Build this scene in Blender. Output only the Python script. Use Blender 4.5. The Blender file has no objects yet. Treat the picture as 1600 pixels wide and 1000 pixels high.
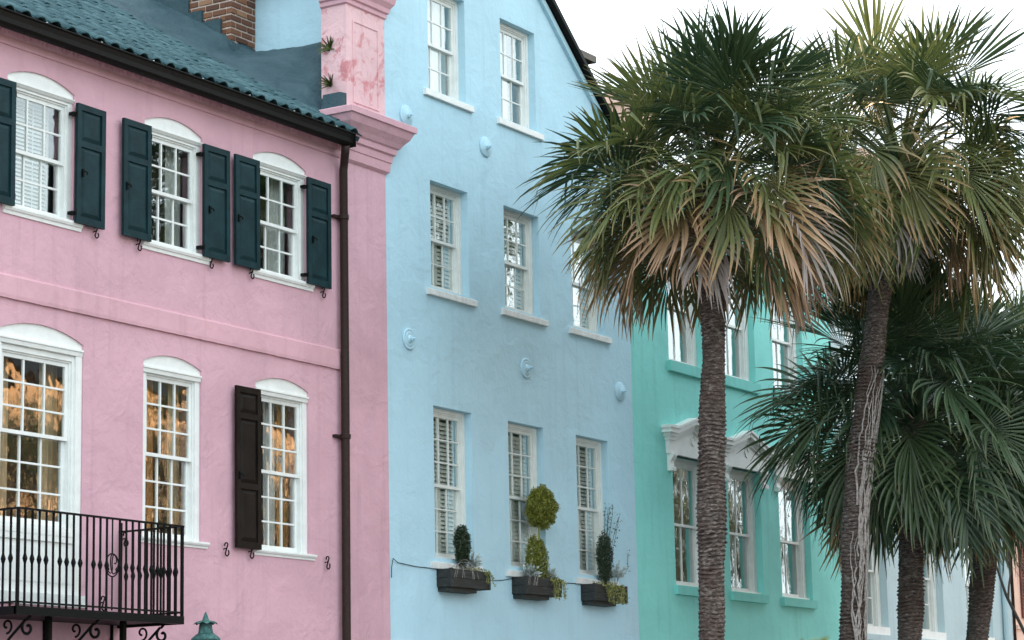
import bpy, bmesh, math, random
from mathutils import Vector, Matrix

R = math.radians
S = bpy.context.scene
COL = S.collection

# ------------------------------------------------------------------ camera
cam_d = bpy.data.cameras.new('camera')
cam = bpy.data.objects.new('camera', cam_d)
COL.objects.link(cam)
S.camera = cam
yaw, pitch, roll = R(58.337), R(10.483), R(-1.192)
f_ = Vector((math.sin(yaw)*math.cos(pitch), math.cos(yaw)*math.cos(pitch), math.sin(pitch)))
r_ = Vector((math.cos(yaw), -math.sin(yaw), 0))
u_ = r_.cross(f_)
r2 = r_*math.cos(roll) + u_*math.sin(roll)
u2 = u_*math.cos(roll) - r_*math.sin(roll)
cam.matrix_world = Matrix(((r2.x, u2.x, -f_.x, 0.0), (r2.y, u2.y, -f_.y, -20.136),
                           (r2.z, u2.z, -f_.z, 1.6), (0, 0, 0, 1)))
cam_d.sensor_width = 36
cam_d.sensor_fit = 'HORIZONTAL'
cam_d.lens = 85.95
cam_d.clip_end = 3000
cam_d.dof.use_dof = True
cam_d.dof.focus_distance = 34
cam_d.dof.aperture_fstop = 4.0

# ------------------------------------------------------------------ sky and sun
W_ = bpy.data.worlds.new('World')
S.world = W_
W_.use_nodes = True
nt = W_.node_tree
nt.nodes.clear()
out = nt.nodes.new('ShaderNodeOutputWorld')
bg = nt.nodes.new('ShaderNodeBackground')
sky = nt.nodes.new('ShaderNodeTexSky')
sky.sky_type = 'NISHITA'
sky.sun_disc = False
SUN_EL, SUN_AZ = R(13), R(20)          # low sun behind the row of houses
sky.sun_elevation = SUN_EL
sky.sun_rotation = SUN_AZ
mix = nt.nodes.new('ShaderNodeMix')
mix.data_type = 'RGBA'
mix.inputs[0].default_value = 0.86
mix.inputs[7].default_value = (9.1, 9.95, 10.5, 1)   # the white cloud layer
nt.links.new(sky.outputs[0], mix.inputs[6])
nt.links.new(mix.outputs[2], bg.inputs[0])
bg.inputs[1].default_value = 0.11
nt.links.new(bg.outputs[0], out.inputs[0])

sd = bpy.data.lights.new('sun', 'SUN')
sd.energy = 5.0
sd.angle = R(4)
sd.color = (1.0, 0.62, 0.34)
sun = bpy.data.objects.new('sun', sd)
COL.objects.link(sun)
sun.rotation_euler = (-(math.pi/2 - SUN_EL), 0, -SUN_AZ)
sun.location = (30, 60, 40)

S.view_settings.view_transform = 'Standard'
S.view_settings.look = 'None'
S.view_settings.gamma = 1.0
S.view_settings.use_curve_mapping = False
S.view_settings.exposure = 1.2
S.render.engine = 'CYCLES'

# ------------------------------------------------------------------ helpers
WL = {}                                   # world location of every object


def wl(o):
    return WL[o.name] if o else Vector((0, 0, 0))


def link(o, parent=None, world=(0, 0, 0)):
    COL.objects.link(o)
    w = Vector(world)
    WL[o.name] = w
    if parent:
        o.parent = parent
    o.location = w - wl(parent)
    return o


def tag(o, label=None, cat=None, group=None, kind=None):
    if label: o['label'] = label
    if cat: o['category'] = cat
    if group: o['group'] = group
    if kind: o['kind'] = kind
    return o


def thing(name, loc, label, cat, group=None):
    o = bpy.data.objects.new(name, None)
    o.empty_display_size = 0.2
    link(o, None, loc)
    return tag(o, label, cat, group)


class MB:
    def __init__(s):
        s.v, s.f = [], []

    def add(s, vs, fs):
        n = len(s.v)
        s.v += [tuple(p) for p in vs]
        s.f += [tuple(n+i for i in f) for f in fs]
        return s

    def box(s, x0, x1, y0, y1, z0, z1):
        return s.add([(x0, y0, z0), (x1, y0, z0), (x1, y1, z0), (x0, y1, z0),
                      (x0, y0, z1), (x1, y0, z1), (x1, y1, z1), (x0, y1, z1)],
                     [(0, 3, 2, 1), (4, 5, 6, 7), (0, 1, 5, 4), (1, 2, 6, 5), (2, 3, 7, 6), (3, 0, 4, 7)])

    def prism_xz(s, poly, y0, y1):        # poly counter-clockwise seen from -Y (x right, z up)
        n = len(poly)
        vs = [(x, y0, z) for x, z in poly] + [(x, y1, z) for x, z in poly]
        fs = [tuple(range(n)), tuple(range(2*n-1, n-1, -1))]
        fs += [(i, i+n, (i+1) % n+n, (i+1) % n) for i in range(n)]
        return s.add(vs, fs)

    def sweep_x(s, prof, x0, x1):         # prof list of (y,z), closed
        n = len(prof)
        vs = [(x0, y, z) for y, z in prof] + [(x1, y, z) for y, z in prof]
        fs = [tuple(range(n-1, -1, -1)), tuple(range(n, 2*n))]
        fs += [(i, (i+1) % n, (i+1) % n+n, i+n) for i in range(n)]
        return s.add(vs, fs)

    def rings(s, rings, cap=True):
        n = len(rings[0])
        vs = [p for r in rings for p in r]
        fs = []
        for k in range(len(rings)-1):
            for i in range(n):
                j = (i+1) % n
                fs.append((k*n+i, k*n+j, (k+1)*n+j, (k+1)*n+i))
        if cap:
            fs.append(tuple(range(n-1, -1, -1)))
            fs.append(tuple(range((len(rings)-1)*n, len(rings)*n)))
        return s.add(vs, fs)

    def tube(s, pts, rad, n=6):
        pts = [Vector(p) for p in pts]
        rr = rad if isinstance(rad, (list, tuple)) else [rad]*len(pts)
        rings = []
        prev = None
        for i, p in enumerate(pts):
            t = (pts[min(i+1, len(pts)-1)] - pts[max(i-1, 0)]).normalized()
            a = prev if prev else (Vector((0, 0, 1)) if abs(t.z) < .9 else Vector((1, 0, 0)))
            a = (a - t*a.dot(t))
            if a.length < 1e-5:
                a = t.orthogonal()
            a.normalize()
            b = t.cross(a)
            prev = a
            rings.append([p + (a*math.cos(2*math.pi*k/n) + b*math.sin(2*math.pi*k/n))*rr[i] for k in range(n)])
        return s.rings(rings)

    def lathe(s, prof, c, n=16):          # prof list of (r,z)
        rings = [[(c[0]+r*math.cos(2*math.pi*k/n), c[1]+r*math.sin(2*math.pi*k/n), c[2]+z) for k in range(n)] for r, z in prof]
        return s.rings(rings)

    def build(s, name, mat, parent=None, origin=None, smooth=False, kind=None):
        xs, ys, zs = zip(*s.v)
        if origin is None:
            origin = ((min(xs)+max(xs))/2, (min(ys)+max(ys))/2, min(zs))
        ox, oy, oz = origin
        me = bpy.data.meshes.new(name)
        me.from_pydata([(x-ox, y-oy, z-oz) for x, y, z in s.v], [], s.f)
        me.materials.append(mat)
        if smooth:
            me.polygons.foreach_set('use_smooth', [True]*len(me.polygons))
        me.update()
        o = bpy.data.objects.new(name, me)
        link(o, parent, origin)
        if kind: o['kind'] = kind
        return o


def inst(name, me, parent, world, rot=(0, 0, 0), scale=(1, 1, 1)):
    o = bpy.data.objects.new(name, me)
    link(o, parent, world)
    o.rotation_euler = rot
    o.scale = scale
    return o


def sheet_with_holes(u0, u1, z0, z1, y, holes, depth, top=None):
    """front face of a wall with reveals; holes are lists of (u,z)"""
    bm = bmesh.new()
    outer = top if top else [(u0, z0), (u1, z0), (u1, z1), (u0, z1)]
    edges = []
    for loop in [outer] + holes:
        vs = [bm.verts.new((a, y, b)) for a, b in loop]
        edges += [bm.edges.new((vs[i], vs[(i+1) % len(vs)])) for i in range(len(vs))]
    bmesh.ops.triangle_fill(bm, use_beauty=True, use_dissolve=False, edges=edges, normal=(0, -1, 0))
    for f in bm.faces:
        if f.normal.y > 0:
            f.normal_flip()
    m = MB()
    bm.verts.index_update()
    m.add([v.co[:] for v in bm.verts], [tuple(v.index for v in f.verts) for f in bm.faces])
    bm.free()
    for loop in holes:
        n = len(loop)
        m.add([(a, y, b) for a, b in loop] + [(a, y+depth, b) for a, b in loop],
              [(i, i+n, (i+1) % n+n, (i+1) % n) for i in range(n)])
    return m


# ------------------------------------------------------------------ materials
class NT:
    def __init__(s, name):
        s.m = bpy.data.materials.new(name)
        s.m.use_nodes = True
        s.t = s.m.node_tree
        s.b = s.t.nodes['Principled BSDF']
        s.o = s.t.nodes['Material Output']

    def n(s, kind, **kw):
        nd = s.t.nodes.new('ShaderNode'+kind)
        for k, v in kw.items():
            if k.startswith('i_'):
                key = k[2:]
                key = int(key) if key.isdigit() else key.replace('_', ' ')
                nd.inputs[key].default_value = v
            else:
                setattr(nd, k, v)
        return nd

    def l(s, a, b):
        s.t.links.new(a, b)

    def pos(s, scale=(1, 1, 1), local=False):
        g = s.n('TexCoord').outputs['Object'] if local else s.n('NewGeometry').outputs['Position']
        mp = s.n('Mapping')
        mp.inputs['Scale'].default_value = scale
        s.l(g, mp.inputs[0])
        return mp.outputs[0]

    def noise(s, vec, scale, detail=4, rough=.6, dist=0):
        nd = s.n('TexNoise')
        nd.inputs['Scale'].default_value = scale
        nd.inputs['Detail'].default_value = detail
        nd.inputs['Roughness'].default_value = rough
        nd.inputs['Distortion'].default_value = dist
        s.l(vec, nd.inputs['Vector'])
        return nd.outputs['Fac']

    def ramp(s, fac, stops):
        nd = s.n('ValToRGB')
        el = nd.color_ramp.elements
        while len(el) < len(stops):
            el.new(.5)
        for e, (p, c) in zip(el, stops):
            e.position = p
            e.color = c if len(c) == 4 else (*c, 1)
        s.l(fac, nd.inputs[0])
        return nd.outputs[0]

    def mix(s, fac, a, b, blend='MIX'):
        nd = s.n('Mix', data_type='RGBA', blend_type=blend)
        for i, v in ((0, fac), (6, a), (7, b)):
            if hasattr(v, 'is_linked') or hasattr(v, 'links'):
                s.l(v, nd.inputs[i])
            else:
                nd.inputs[i].default_value = v if i == 0 else (v if len(v) == 4 else (*v, 1))
        return nd.outputs[2]

    def math(s, op, a, b=0.0):
        nd = s.n('Math', operation=op)
        for i, v in ((0, a), (1, b)):
            if hasattr(v, 'links'):
                s.l(v, nd.inputs[i])
            else:
                nd.inputs[i].default_value = v
        return nd.outputs[0]

    def bump(s, h, strength, dist=.02, prev=None):
        nd = s.n('Bump')
        nd.inputs['Strength'].default_value = strength
        nd.inputs['Distance'].default_value = dist
        s.l(h, nd.inputs['Height'])
        if prev: s.l(prev, nd.inputs['Normal'])
        return nd.outputs[0]

    def done(s, color=None, rough=None, normal=None, **kw):
        if color is not None:
            if hasattr(color, 'links'):
                s.l(color, s.b.inputs['Base Color'])
            else:
                s.b.inputs['Base Color'].default_value = (*color, 1)
        if rough is not None:
            if hasattr(rough, 'links'):
                s.l(rough, s.b.inputs['Roughness'])
            else:
                s.b.inputs['Roughness'].default_value = rough
        if normal is not None:
            s.l(normal, s.b.inputs['Normal'])
        for k, v in kw.items():
            s.b.inputs[k.replace('_', ' ')].default_value = v
        return s.m


def sc(c, k):
    return tuple(min(1, x*k) for x in c)


def stucco(name, c, dark=.86, light=1.07, bump=.5, patch=None, patch_lo=.63, streak_k=.48):
    k = NT(name)
    p = k.pos()
    big = k.noise(p, .55, 5, .6, .4)
    col = k.ramp(big, [(.3, sc(c, dark)), (.55, c), (.75, sc(c, light))])
    streak = k.noise(k.pos((3.2, 3.2, .22)), 1.6, 4, .6)
    col = k.mix(k.math('MULTIPLY', k.ramp(streak, [(.54, (0, 0, 0)), (.75, (1, 1, 1))]), streak_k), col, sc(c, .72))
    spots = k.noise(p, 9, 6, .7)
    col = k.mix(k.math('MULTIPLY', k.ramp(spots, [(.68, (0, 0, 0)), (.78, (1, 1, 1))]), .3), col, sc(c, 1.2))
    if patch:
        pt = k.noise(p, 2.6, 8, .72, .6)
        col = k.mix(k.ramp(pt, [(patch_lo-.05, (0, 0, 0)), (patch_lo+.03, (1, 1, 1))]), col, patch)
    # hairline cracks
    wv = k.n('VectorMath', operation='ADD')
    nz3 = k.n('TexNoise')
    nz3.inputs['Scale'].default_value = 1.7
    nz3.inputs['Detail'].default_value = 6
    k.l(p, nz3.inputs['Vector'])
    k.l(p, wv.inputs[0])
    k.l(nz3.outputs['Color'], wv.inputs[1])
    vo = k.n('TexVoronoi', feature='DISTANCE_TO_EDGE')
    vo.inputs['Scale'].default_value = .55
    k.l(wv.outputs[0], vo.inputs['Vector'])
    ck = k.ramp(vo.outputs['Distance'], [(.0, (1, 1, 1)), (.006, (0, 0, 0))])
    cm = k.math('MULTIPLY', ck, k.ramp(k.noise(p, .8, 2, .5), [(.5, (0, 0, 0)), (.58, (1, 1, 1))]))
    col = k.mix(k.math('MULTIPLY', cm, .2), col, sc(c, .5))
    h1 = k.noise(p, 2.2, 6, .55, .5)
    h2 = k.noise(p, 11, 5, .6)
    h3 = k.noise(p, 60, 3, .6)
    nm = k.bump(h1, bump*.55, .10)
    nm = k.bump(h2, bump*.5, .025, nm)
    nm = k.bump(h3, bump*.5, .006, nm)
    return k.done(col, .82, nm, Specular_IOR_Level=.3)


def paint(name, c, rough=.45, grime=.12, scale=6, bump=.15):
    k = NT(name)
    p = k.pos()
    n1 = k.noise(p, scale, 6, .65, .3)
    col = k.ramp(n1, [(.35, sc(c, 1-grime)), (.65, c)])
    chips = k.noise(p, scale*5, 4, .7)
    col = k.mix(k.math('MULTIPLY', k.ramp(chips, [(.7, (0, 0, 0)), (.76, (1, 1, 1))]), grime*2.5), col, sc(c, .55))
    return k.done(col, rough, k.bump(k.noise(p, 40, 3, .6), bump, .004), Specular_IOR_Level=.5 if min(c) > .1 else .12)


def iron(name, c, rough=.4):
    k = NT(name)
    p = k.pos()
    col = k.ramp(k.noise(p, 25, 5, .7), [(.4, c), (.62, sc(c, 1.3)), (.75, (c[0]*2.2+.004, c[1]*2.4+.006, c[2]*2.2+.006))])
    return k.done(col, rough, k.bump(k.noise(p, 90, 3, .6), .3, .003), Specular_IOR_Level=.1)


M = {}
M['pink'] = stucco('pink_stucco', (.625, .375, .44), bump=.7)
M['pink_trim'] = stucco('pink_trim', (.635, .375, .43), bump=.45)
M['pink_pier'] = stucco('pink_pier', (.76, .50, .53), bump=.7, patch=(.58, .24, .26), patch_lo=.565)
M['blue'] = stucco('blue_stucco', (.445, .675, .785), dark=.9, light=1.05, bump=.5, streak_k=.3)
M['green'] = stucco('green_stucco', (.26, .72, .67), dark=.86, light=1.05, bump=.3)
M['green_trim'] = stucco('green_trim', (.205, .62, .57), dark=.9, light=1.05, bump=.2)
M['pale'] = stucco('pale_stucco', (.48, .62, .655), dark=.88, light=1.02, bump=.25)
M['pale_trim'] = stucco('pale_trim', (.46, .60, .64), dark=.93, light=1.02, bump=.15)
M['peach'] = stucco('peach_stucco', (.84, .58, .47), dark=.93, light=1.03, bump=.25)
M['ochre'] = stucco('ochre_stucco', (.90, .62, .40), bump=.3)
M['white'] = paint('white_paint', (.80, .83, .81), .45, .10)
M['louvre'] = paint('louvre_white', (.88, .90, .88), .5, .02)
M['cream_paint'] = paint('cream_paint', (.74, .78, .75), .45, .1)
M['worn_white'] = paint('worn_white', (.74, .78, .77), .6, .2, 9)
M['shutter'] = paint('shutter_paint', (.009, .036, .043), .5, .4, 5, .3)
M['shutter_worn'] = paint('shutter_worn', (.016, .012, .010), .4, .5, 5, .3)
M['red_brown'] = paint('louvre_red', (.16, .055, .045), .5, .3)
M['iron'] = iron('black_iron', (.004, .0055, .0055), .5)
M['gutter'] = iron('gutter_metal', (.006, .0055, .005), .5)
M['pipe'] = iron('pipe_metal', (.030, .019, .017), .42)
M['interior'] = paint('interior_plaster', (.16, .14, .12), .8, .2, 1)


def tile_mat(name, a, b, bump):
    k = NT(name)
    p = k.pos((1, .35, .5))
    p2 = k.pos()
    oi = k.n('ObjectInfo')
    col = k.ramp(k.noise(p, 5, 6, .65, .5), [(.3, a), (.7, b)])
    col = k.mix(k.math('MULTIPLY', oi.outputs['Random'], .2), col, sc(a, .8))
    nm = k.bump(k.noise(p2, 14, 6, .7), bump, .03)
    nm = k.bump(k.noise(p2, 60, 4, .6), bump*.7, .008, nm)
    return k.done(col, .7, nm, Specular_IOR_Level=.25)


M['tile'] = tile_mat('tarred_tile', (.018, .062, .076), (.095, .19, .215), 1.0)
M['tar'] = tile_mat('tar_flashing', (.022, .058, .075), (.055, .105, .125), .9)

k = NT('brick')
p = k.pos()
oi = k.n('ObjectInfo')
col = k.ramp(oi.outputs['Random'], [(.0, (.07, .032, .02)), (.35, (.15, .062, .032)), (.7, (.25, .115, .055)), (1, (.38, .22, .12))])
col = k.mix(k.math('MULTIPLY', k.noise(p, 18, 6, .7), .7), col, (.12, .05, .03))
M['brick'] = k.done(col, .85, k.bump(k.noise(p, 50, 5, .7), .6, .01))
M['mortar'] = paint('mortar', (.60, .50, .43), .9, .3, 9, .5)

k = NT('glass')
p = k.pos((1, 1, .6))
nm = k.bump(k.noise(p, 3.2, 2, .5), .10, .05)
lw_ = k.n('LayerWeight')
fr_fac = k.math('ADD', k.math('MULTIPLY', k.math('POWER', lw_.outputs['Facing'], 2.0), .9), .035)
gl = k.n('BsdfGlossy')
gl.inputs['Roughness'].default_value = .015
gl.inputs['Color'].default_value = (.95, 1, 1, 1)
tr = k.n('BsdfTransparent')
tr.inputs['Color'].default_value = (.97, .99, .98, 1)
mx = k.n('MixShader')
k.l(nm, gl.inputs['Normal'])
k.l(fr_fac, mx.inputs[0])
k.l(tr.outputs[0], mx.inputs[1])
k.l(gl.outputs[0], mx.inputs[2])
k.l(mx.outputs[0], k.o.inputs['Surface'])
M['glass'] = k.m


def cloth(name, c):
    k = NT(name)
    p = k.pos((6, 1, .5))
    col = k.ramp(k.noise(p, 3, 4, .6), [(.35, sc(c, .7)), (.65, c)])
    k.done(col, .85, k.bump(k.noise(k.pos(), 120, 2, .5), .2, .003))
    tl = k.n('BsdfTranslucent')
    k.l(col, tl.inputs[0])
    m_ = k.n('MixShader')
    m_.inputs[0].default_value = .25
    k.l(k.b.outputs[0], m_.inputs[1])
    k.l(tl.outputs[0], m_.inputs[2])
    k.l(m_.outputs[0], k.o.inputs['Surface'])
    return k.m


M['curtain_white'] = cloth('curtain_white', (.82, .84, .82))
M['curtain_cream'] = cloth('curtain_cream', (.88, .66, .44))
M['curtain_amber'] = cloth('curtain_amber', (.60, .27, .08))


def leaf(name, base_a, base_b, tip, tip_from=.75, rough=.42, trans=.18):
    k = NT(name)
    oi = k.n('ObjectInfo')
    at = k.n('Attribute')
    at.attribute_name = 'along'
    sg = k.n('Attribute')
    sg.attribute_name = 'tint'
    col = k.mix(oi.outputs['Random'], base_a, base_b)
    col = k.mix(k.math('MULTIPLY', sg.outputs['Fac'], .55), col, sc(base_b, 1.5))
    nz = k.noise(k.pos(), 5, 4, .6)
    al = k.math('ADD', at.outputs['Fac'], k.math('MULTIPLY', k.math('SUBTRACT', nz, .5), .5))
    col = k.mix(k.ramp(al, [(tip_from-.2, (0, 0, 0)), (tip_from+.18, (1, 1, 1))]), col, tip)
    k.done(col, rough, None, Specular_IOR_Level=.5)
    tl = k.n('BsdfTranslucent')
    k.l(col, tl.inputs[0])
    m_ = k.n('MixShader')
    m_.inputs[0].default_value = trans
    k.l(k.b.outputs[0], m_.inputs[1])
    k.l(tl.outputs[0], m_.inputs[2])
    k.l(m_.outputs[0], k.o.inputs['Surface'])
    return k.m


M['frond_green'] = leaf('frond_green', (.060, .092, .027), (.14, .165, .052), (.24, .20, .07), .9, .34, .25)
M['frond_deep_shade'] = leaf('frond_deep_shade', (.024, .056, .029), (.055, .092, .038), (.13, .14, .06), 1.0, .36)  # deeper green; the short palms' shade is put into this colour
M['frond_yellow'] = leaf('frond_yellow', (.058, .088, .030), (.12, .125, .036), (.34, .21, .095), .74)
M['frond_dead'] = leaf('frond_dead', (.17, .12, .045), (.32, .19, .08), (.46, .30, .19), .55, .7)
M['frond_grey'] = leaf('frond_grey', (.14, .115, .09), (.26, .22, .19), (.42, .37, .34), .45, .8)


def plant(name, a, b, rough=.5):
    k = NT(name)
    col = k.ramp(k.noise(k.pos(), 22, 4, .6), [(.35, a), (.65, b)])
    k.done(col, rough)
    return k.m


M['topiary'] = plant('topiary_leaf', (.10, .13, .015), (.26, .27, .035))
M['box_dark'] = plant('dark_leaf', (.012, .028, .014), (.035, .06, .02))
M['silver'] = plant('silver_leaf', (.30, .38, .38), (.55, .62, .60), .8)
M['ivy'] = plant('ivy_leaf', (.06, .10, .02), (.38, .36, .10))
M['fern'] = plant('fern_leaf', (.03, .05, .012), (.10, .12, .03))
M['twig'] = plant('twig_bark', (.035, .028, .024), (.08, .065, .055), .8)
M['vine'] = plant('vine_bark', (.20, .18, .165), (.42, .385, .36), .85)
M['lime'] = plant('lime_leaf', (.14, .18, .02), (.36, .34, .05))
M['oak_leaf'] = plant('oak_leaf', (.03, .05, .015), (.10, .11, .03))
M['bark'] = plant('oak_bark', (.06, .045, .035), (.13, .10, .08), .9)
M['soil'] = plant('soil', (.02, .015, .01), (.06, .045, .03), .95)

k = NT('palm_trunk')
p = k.pos((1, 1, 3.4))
p2 = k.pos()
n1 = k.noise(p, 13, 6, .7, .6)
n2 = k.noise(p2, 1.3, 4, .6)
col = k.ramp(n1, [(.36, (.028, .023, .022)), (.52, (.115, .093, .082)), (.70, (.38, .325, .29))])
col = k.mix(k.ramp(n2, [(.42, (0, 0, 0)), (.66, (.75, .75, .75))]), col, (.085, .056, .044))
lich = k.noise(p2, 4.5, 5, .7, .5)
col = k.mix(k.ramp(lich, [(.60, (0, 0, 0)), (.72, (.6, .6, .6))]), col, (.36, .35, .31))
M['trunk'] = k.done(col, .9, k.bump(n1, .8, .03), Specular_IOR_Level=.2)
k = NT('palm_boot')
p2 = k.pos()
col = k.ramp(k.noise(p2, 8, 5, .7), [(.35, (.022, .016, .012)), (.6, (.075, .045, .03)), (.8, (.2, .13, .09))])
M['boot'] = k.done(col, .9, k.bump(k.noise(p2, 30, 4, .7), .7, .02))

k = NT('dark_wood')
p = k.pos((.6, 3, 6))
col = k.ramp(k.noise(p, 6, 5, .65, .4), [(.3, (.012, .014, .012)), (.55, (.022, .025, .023)), (.8, (.07, .075, .07))])
M['wood'] = k.done(col, .75, k.bump(k.noise(p, 12, 4, .6), .4, .01))
k = NT('verdigris')
p2 = k.pos()
col = k.ramp(k.noise(p2, 16, 6, .7, .5), [(.3, (.010, .028, .028)), (.5, (.025, .10, .095)), (.7, (.10, .22, .20))])
M['verdigris'] = k.done(col, .6, k.bump(k.noise(p2, 60, 3, .6), .4, .005), Metallic=.3)
k = NT('asphalt')
p2 = k.pos()
col = k.ramp(k.noise(p2, 1.5, 6, .7), [(.3, (.04, .04, .042)), (.7, (.07, .07, .07))])
M['asphalt'] = k.done(col, .9, k.bump(k.noise(p2, 60, 3, .6), .5, .01))
k = NT('pavement')
col = k.ramp(k.noise(p2 if False else k.pos(), 1.2, 6, .7), [(.3, (.16, .15, .14)), (.7, (.24, .23, .22))])
M['pavement'] = k.done(col, .9)
k = NT('grass_ground')
col = k.ramp(k.noise(k.pos(), 2.2, 6, .7), [(.3, (.05, .07, .03)), (.7, (.12, .13, .06))])
M['ground'] = k.done(col, .95)

# ------------------------------------------------------------------ the setting
tag(MB().box(-600, 700, -650, 650, -.5, -.154).build('ground', M['ground']), kind='structure')
tag(MB().box(-400, 500, -14, -6, -.15, -.10).build('road', M['asphalt']), kind='structure')
tag(MB().box(-400, 500, -5.8, .05, -.15, 0).build('pavement', M['pavement']), kind='structure')
tag(MB().box(-400, 500, -6.0, -5.8, -.15, .012).build('kerb', M['pavement']), kind='structure')
tag(MB().box(-400, 500, -22.5, -14.2, -.15, 0).build('pavement', M['pavement']), kind='structure')
tag(MB().box(-400, 500, -14.2, -14.0, -.15, .012).build('kerb', M['pavement']), kind='structure')


# ------------------------------------------------------------------ windows
PANES = {}


def pane_mesh(w, h):
    key = (round(w, 3), round(h, 3))
    if key not in PANES:
        m = MB().box(-w/2, w/2, -.003, .003, -h/2, h/2)
        me = bpy.data.meshes.new('pane')
        me.from_pydata(m.v, [], m.f)
        me.materials.append(M['glass'])
        PANES[key] = me
    return PANES[key]


def sash(win, name, u0, u1, z0, z1, y, rows, cols, mat, st=.05, bot=.07, top=.05, mun=.024):
    """one sash with its glazing bars; each pane a piece of glass of its own"""
    m = MB()
    m.box(u0, u0+st, y, y+.04, z0, z1).box(u1-st, u1, y, y+.04, z0, z1)
    m.box(u0+st, u1-st, y+.001, y+.039, z0, z0+bot).box(u0+st, u1-st, y+.001, y+.039, z1-top, z1)
    gu0, gu1, gz0, gz1 = u0+st, u1-st, z0+bot, z1-top
    pw = (gu1-gu0-(cols-1)*mun)/cols
    ph = (gz1-gz0-(rows-1)*mun)/rows
    for c in range(1, cols):
        x = gu0+c*pw+(c-1)*mun
        m.box(x, x+mun, y+.004, y+.036, gz0, gz1)
    for r in range(1, rows):
        z = gz0+r*ph+(r-1)*mun
        m.box(gu0, gu1, y+.006, y+.034, z, z+mun)
    m.build(name, mat, win)
    me = pane_mesh(pw+.012, ph+.012)
    for c in range(cols):
        for r in range(rows):
            o = inst('pane', me, win, (gu0+c*(pw+mun)+pw/2, y+.02, gz0+r*(ph+mun)+ph/2))
            o.rotation_euler = (random.uniform(-.006, .006), 0, random.uniform(-.008, .008))


def window(house, u0, u1, z0, z1, yf, cw, hw, rows, cols, mat, zmid=None, stile=.05, mun=.024, wname='window'):
    """frame at plane yf inside the opening, upper sash outside, lower sash inside"""
    m = MB()
    m.box(u0, u0+cw, yf, yf+.14, z0, z1).box(u1-cw, u1, yf, yf+.14, z0, z1)
    m.box(u0+cw, u1-cw, yf+.002, yf+.138, z1-hw, z1)
    m.box(u0+cw, u1-cw, yf+.002, yf+.138, z0, z0+.03)
    # stepped inner bead
    b = .022
    m.box(u0+cw, u0+cw+b, yf+.025, yf+.13, z0+.03, z1-hw).box(u1-cw-b, u1-cw, yf+.025, yf+.13, z0+.03, z1-hw)
    m.box(u0+cw+b, u1-cw-b, yf+.027, yf+.128, z1-hw-b, z1-hw)
    w = m.build(wname, mat, house)
    a0, a1 = u0+cw+b, u1-cw-b
    c0, c1 = z0+.03, z1-hw-b
    zm = zmid if zmid else (c0+c1)/2
    sash(w, 'upper_sash', a0, a1, zm-.025, c1, yf+.045, rows[0], cols, mat, stile, .045, .05, mun)
    sash(w, 'lower_sash', a0, a1, c0, zm+.022, yf+.089, rows[1], cols, mat, stile, .075, .042, mun)
    return w


def sill(win, u0, u1, y0, y1, z0, z1, mat, stepped=False):
    m = MB()
    if stepped:
        h = z1-z0
        m.sweep_x([(y1, z0), (y0+.035, z0), (y0+.03, z0+h*.35), (y0+.012, z0+h*.45), (y0+.005, z0+h*.6), (y0, z0+h*.68), (y0, z1-.006), (y0+.008, z1), (y1, z1+.01)], u0, u1)
    else:
        m.sweep_x([(y1, z0), (y0+.006, z0), (y0, z0+.006), (y0, z1-.008), (y0+.008, z1), (y1, z1+.006)], u0, u1)
    m.build('sill', mat, win)


def curtain(name, u0, u1, y, z0, z1, mat, label, waves=7, amp=.025, gather=0.0):
    nx, nz = waves*6, 6
    vs, fs = [], []
    for j in range(nz+1):
        t = j/nz
        for i in range(nx+1):
            s_ = i/nx
            x = u0+(u1-u0)*s_*(1-gather*math.sin(math.pi*t))
            vs.append((x, y+amp*math.sin(s_*waves*2*math.pi+.6*math.sin(3*t+i*.2))*(.6+.4*(1-t)), z0+(z1-z0)*t))
    for j in range(nz):
        for i in range(nx):
            a = j*(nx+1)+i
            fs.append((a, a+1, a+nx+2, a+nx+1))
    o = MB().add(vs, fs).build(name, mat, smooth=True)
    return tag(o, label, 'curtain')


def louvres(win, u0, u1, z0, z1, y, mat, panels=2, pitch_=.062, tilt=35, lw=.055):
    """interior shutters: stiles and rails, the thin slats joined"""
    fr_, sl = MB(), MB()
    pw = (u1-u0)/panels
    for i in range(panels):
        a, b = u0+i*pw+.004, u0+(i+1)*pw-.004
        fr_.box(a, a+.035, y, y+.028, z0, z1).box(b-.035, b, y, y+.028, z0, z1)
        fr_.box(a+.035, b-.035, y+.001, y+.027, z0, z0+.07).box(a+.035, b-.035, y+.001, y+.027, z1-.06, z1)
        zc = (z0+z1)/2
        fr_.box(a+.035, b-.035, y+.001, y+.027, zc-.03, zc+.03)
        z = z0+.09
        ca, sa = math.cos(R(tilt))*lw/2, math.sin(R(tilt))*lw/2
        while z < z1-.08:
            if abs(z-zc) > .045:
                yc = y+.014
                # outer edge low, so rain and street glances are shed
                sl.sweep_x([(yc-ca, z-sa-.003), (yc+ca, z+sa-.003), (yc+ca, z+sa+.003), (yc-ca, z-sa+.003)], a+.034, b-.034)
            z += pitch_
        fr_.tube([(( a+b)/2, y-.03, z0+.12), ((a+b)/2, y-.03, z1-.12)], .006, 5)
    s_ = fr_.build('interior_shutter', mat, win)
    sl.build('louvre_slats', mat, win, kind='stuff')


def house_shell(house, u0, u1, floors, yb, mat):
    m = MB()
    for z in floors:
        m.box(u0, u1, .36, yb, z-.12, z)
    for i, x in enumerate(range(int(u0)+3, int(u1)-1, 4)):
        pass
    m.box(u0, u1, yb, yb+.15, floors[0]-.12, floors[-1])
    m.build('interior_wall', mat, house)


# ------------------------------------------------------------------ pink house
random.seed(5)
pink = thing('pink_house', (22.5, 3, 0), 'pink stucco house with dark panelled shutters and a teal tiled roof', 'house')


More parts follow.
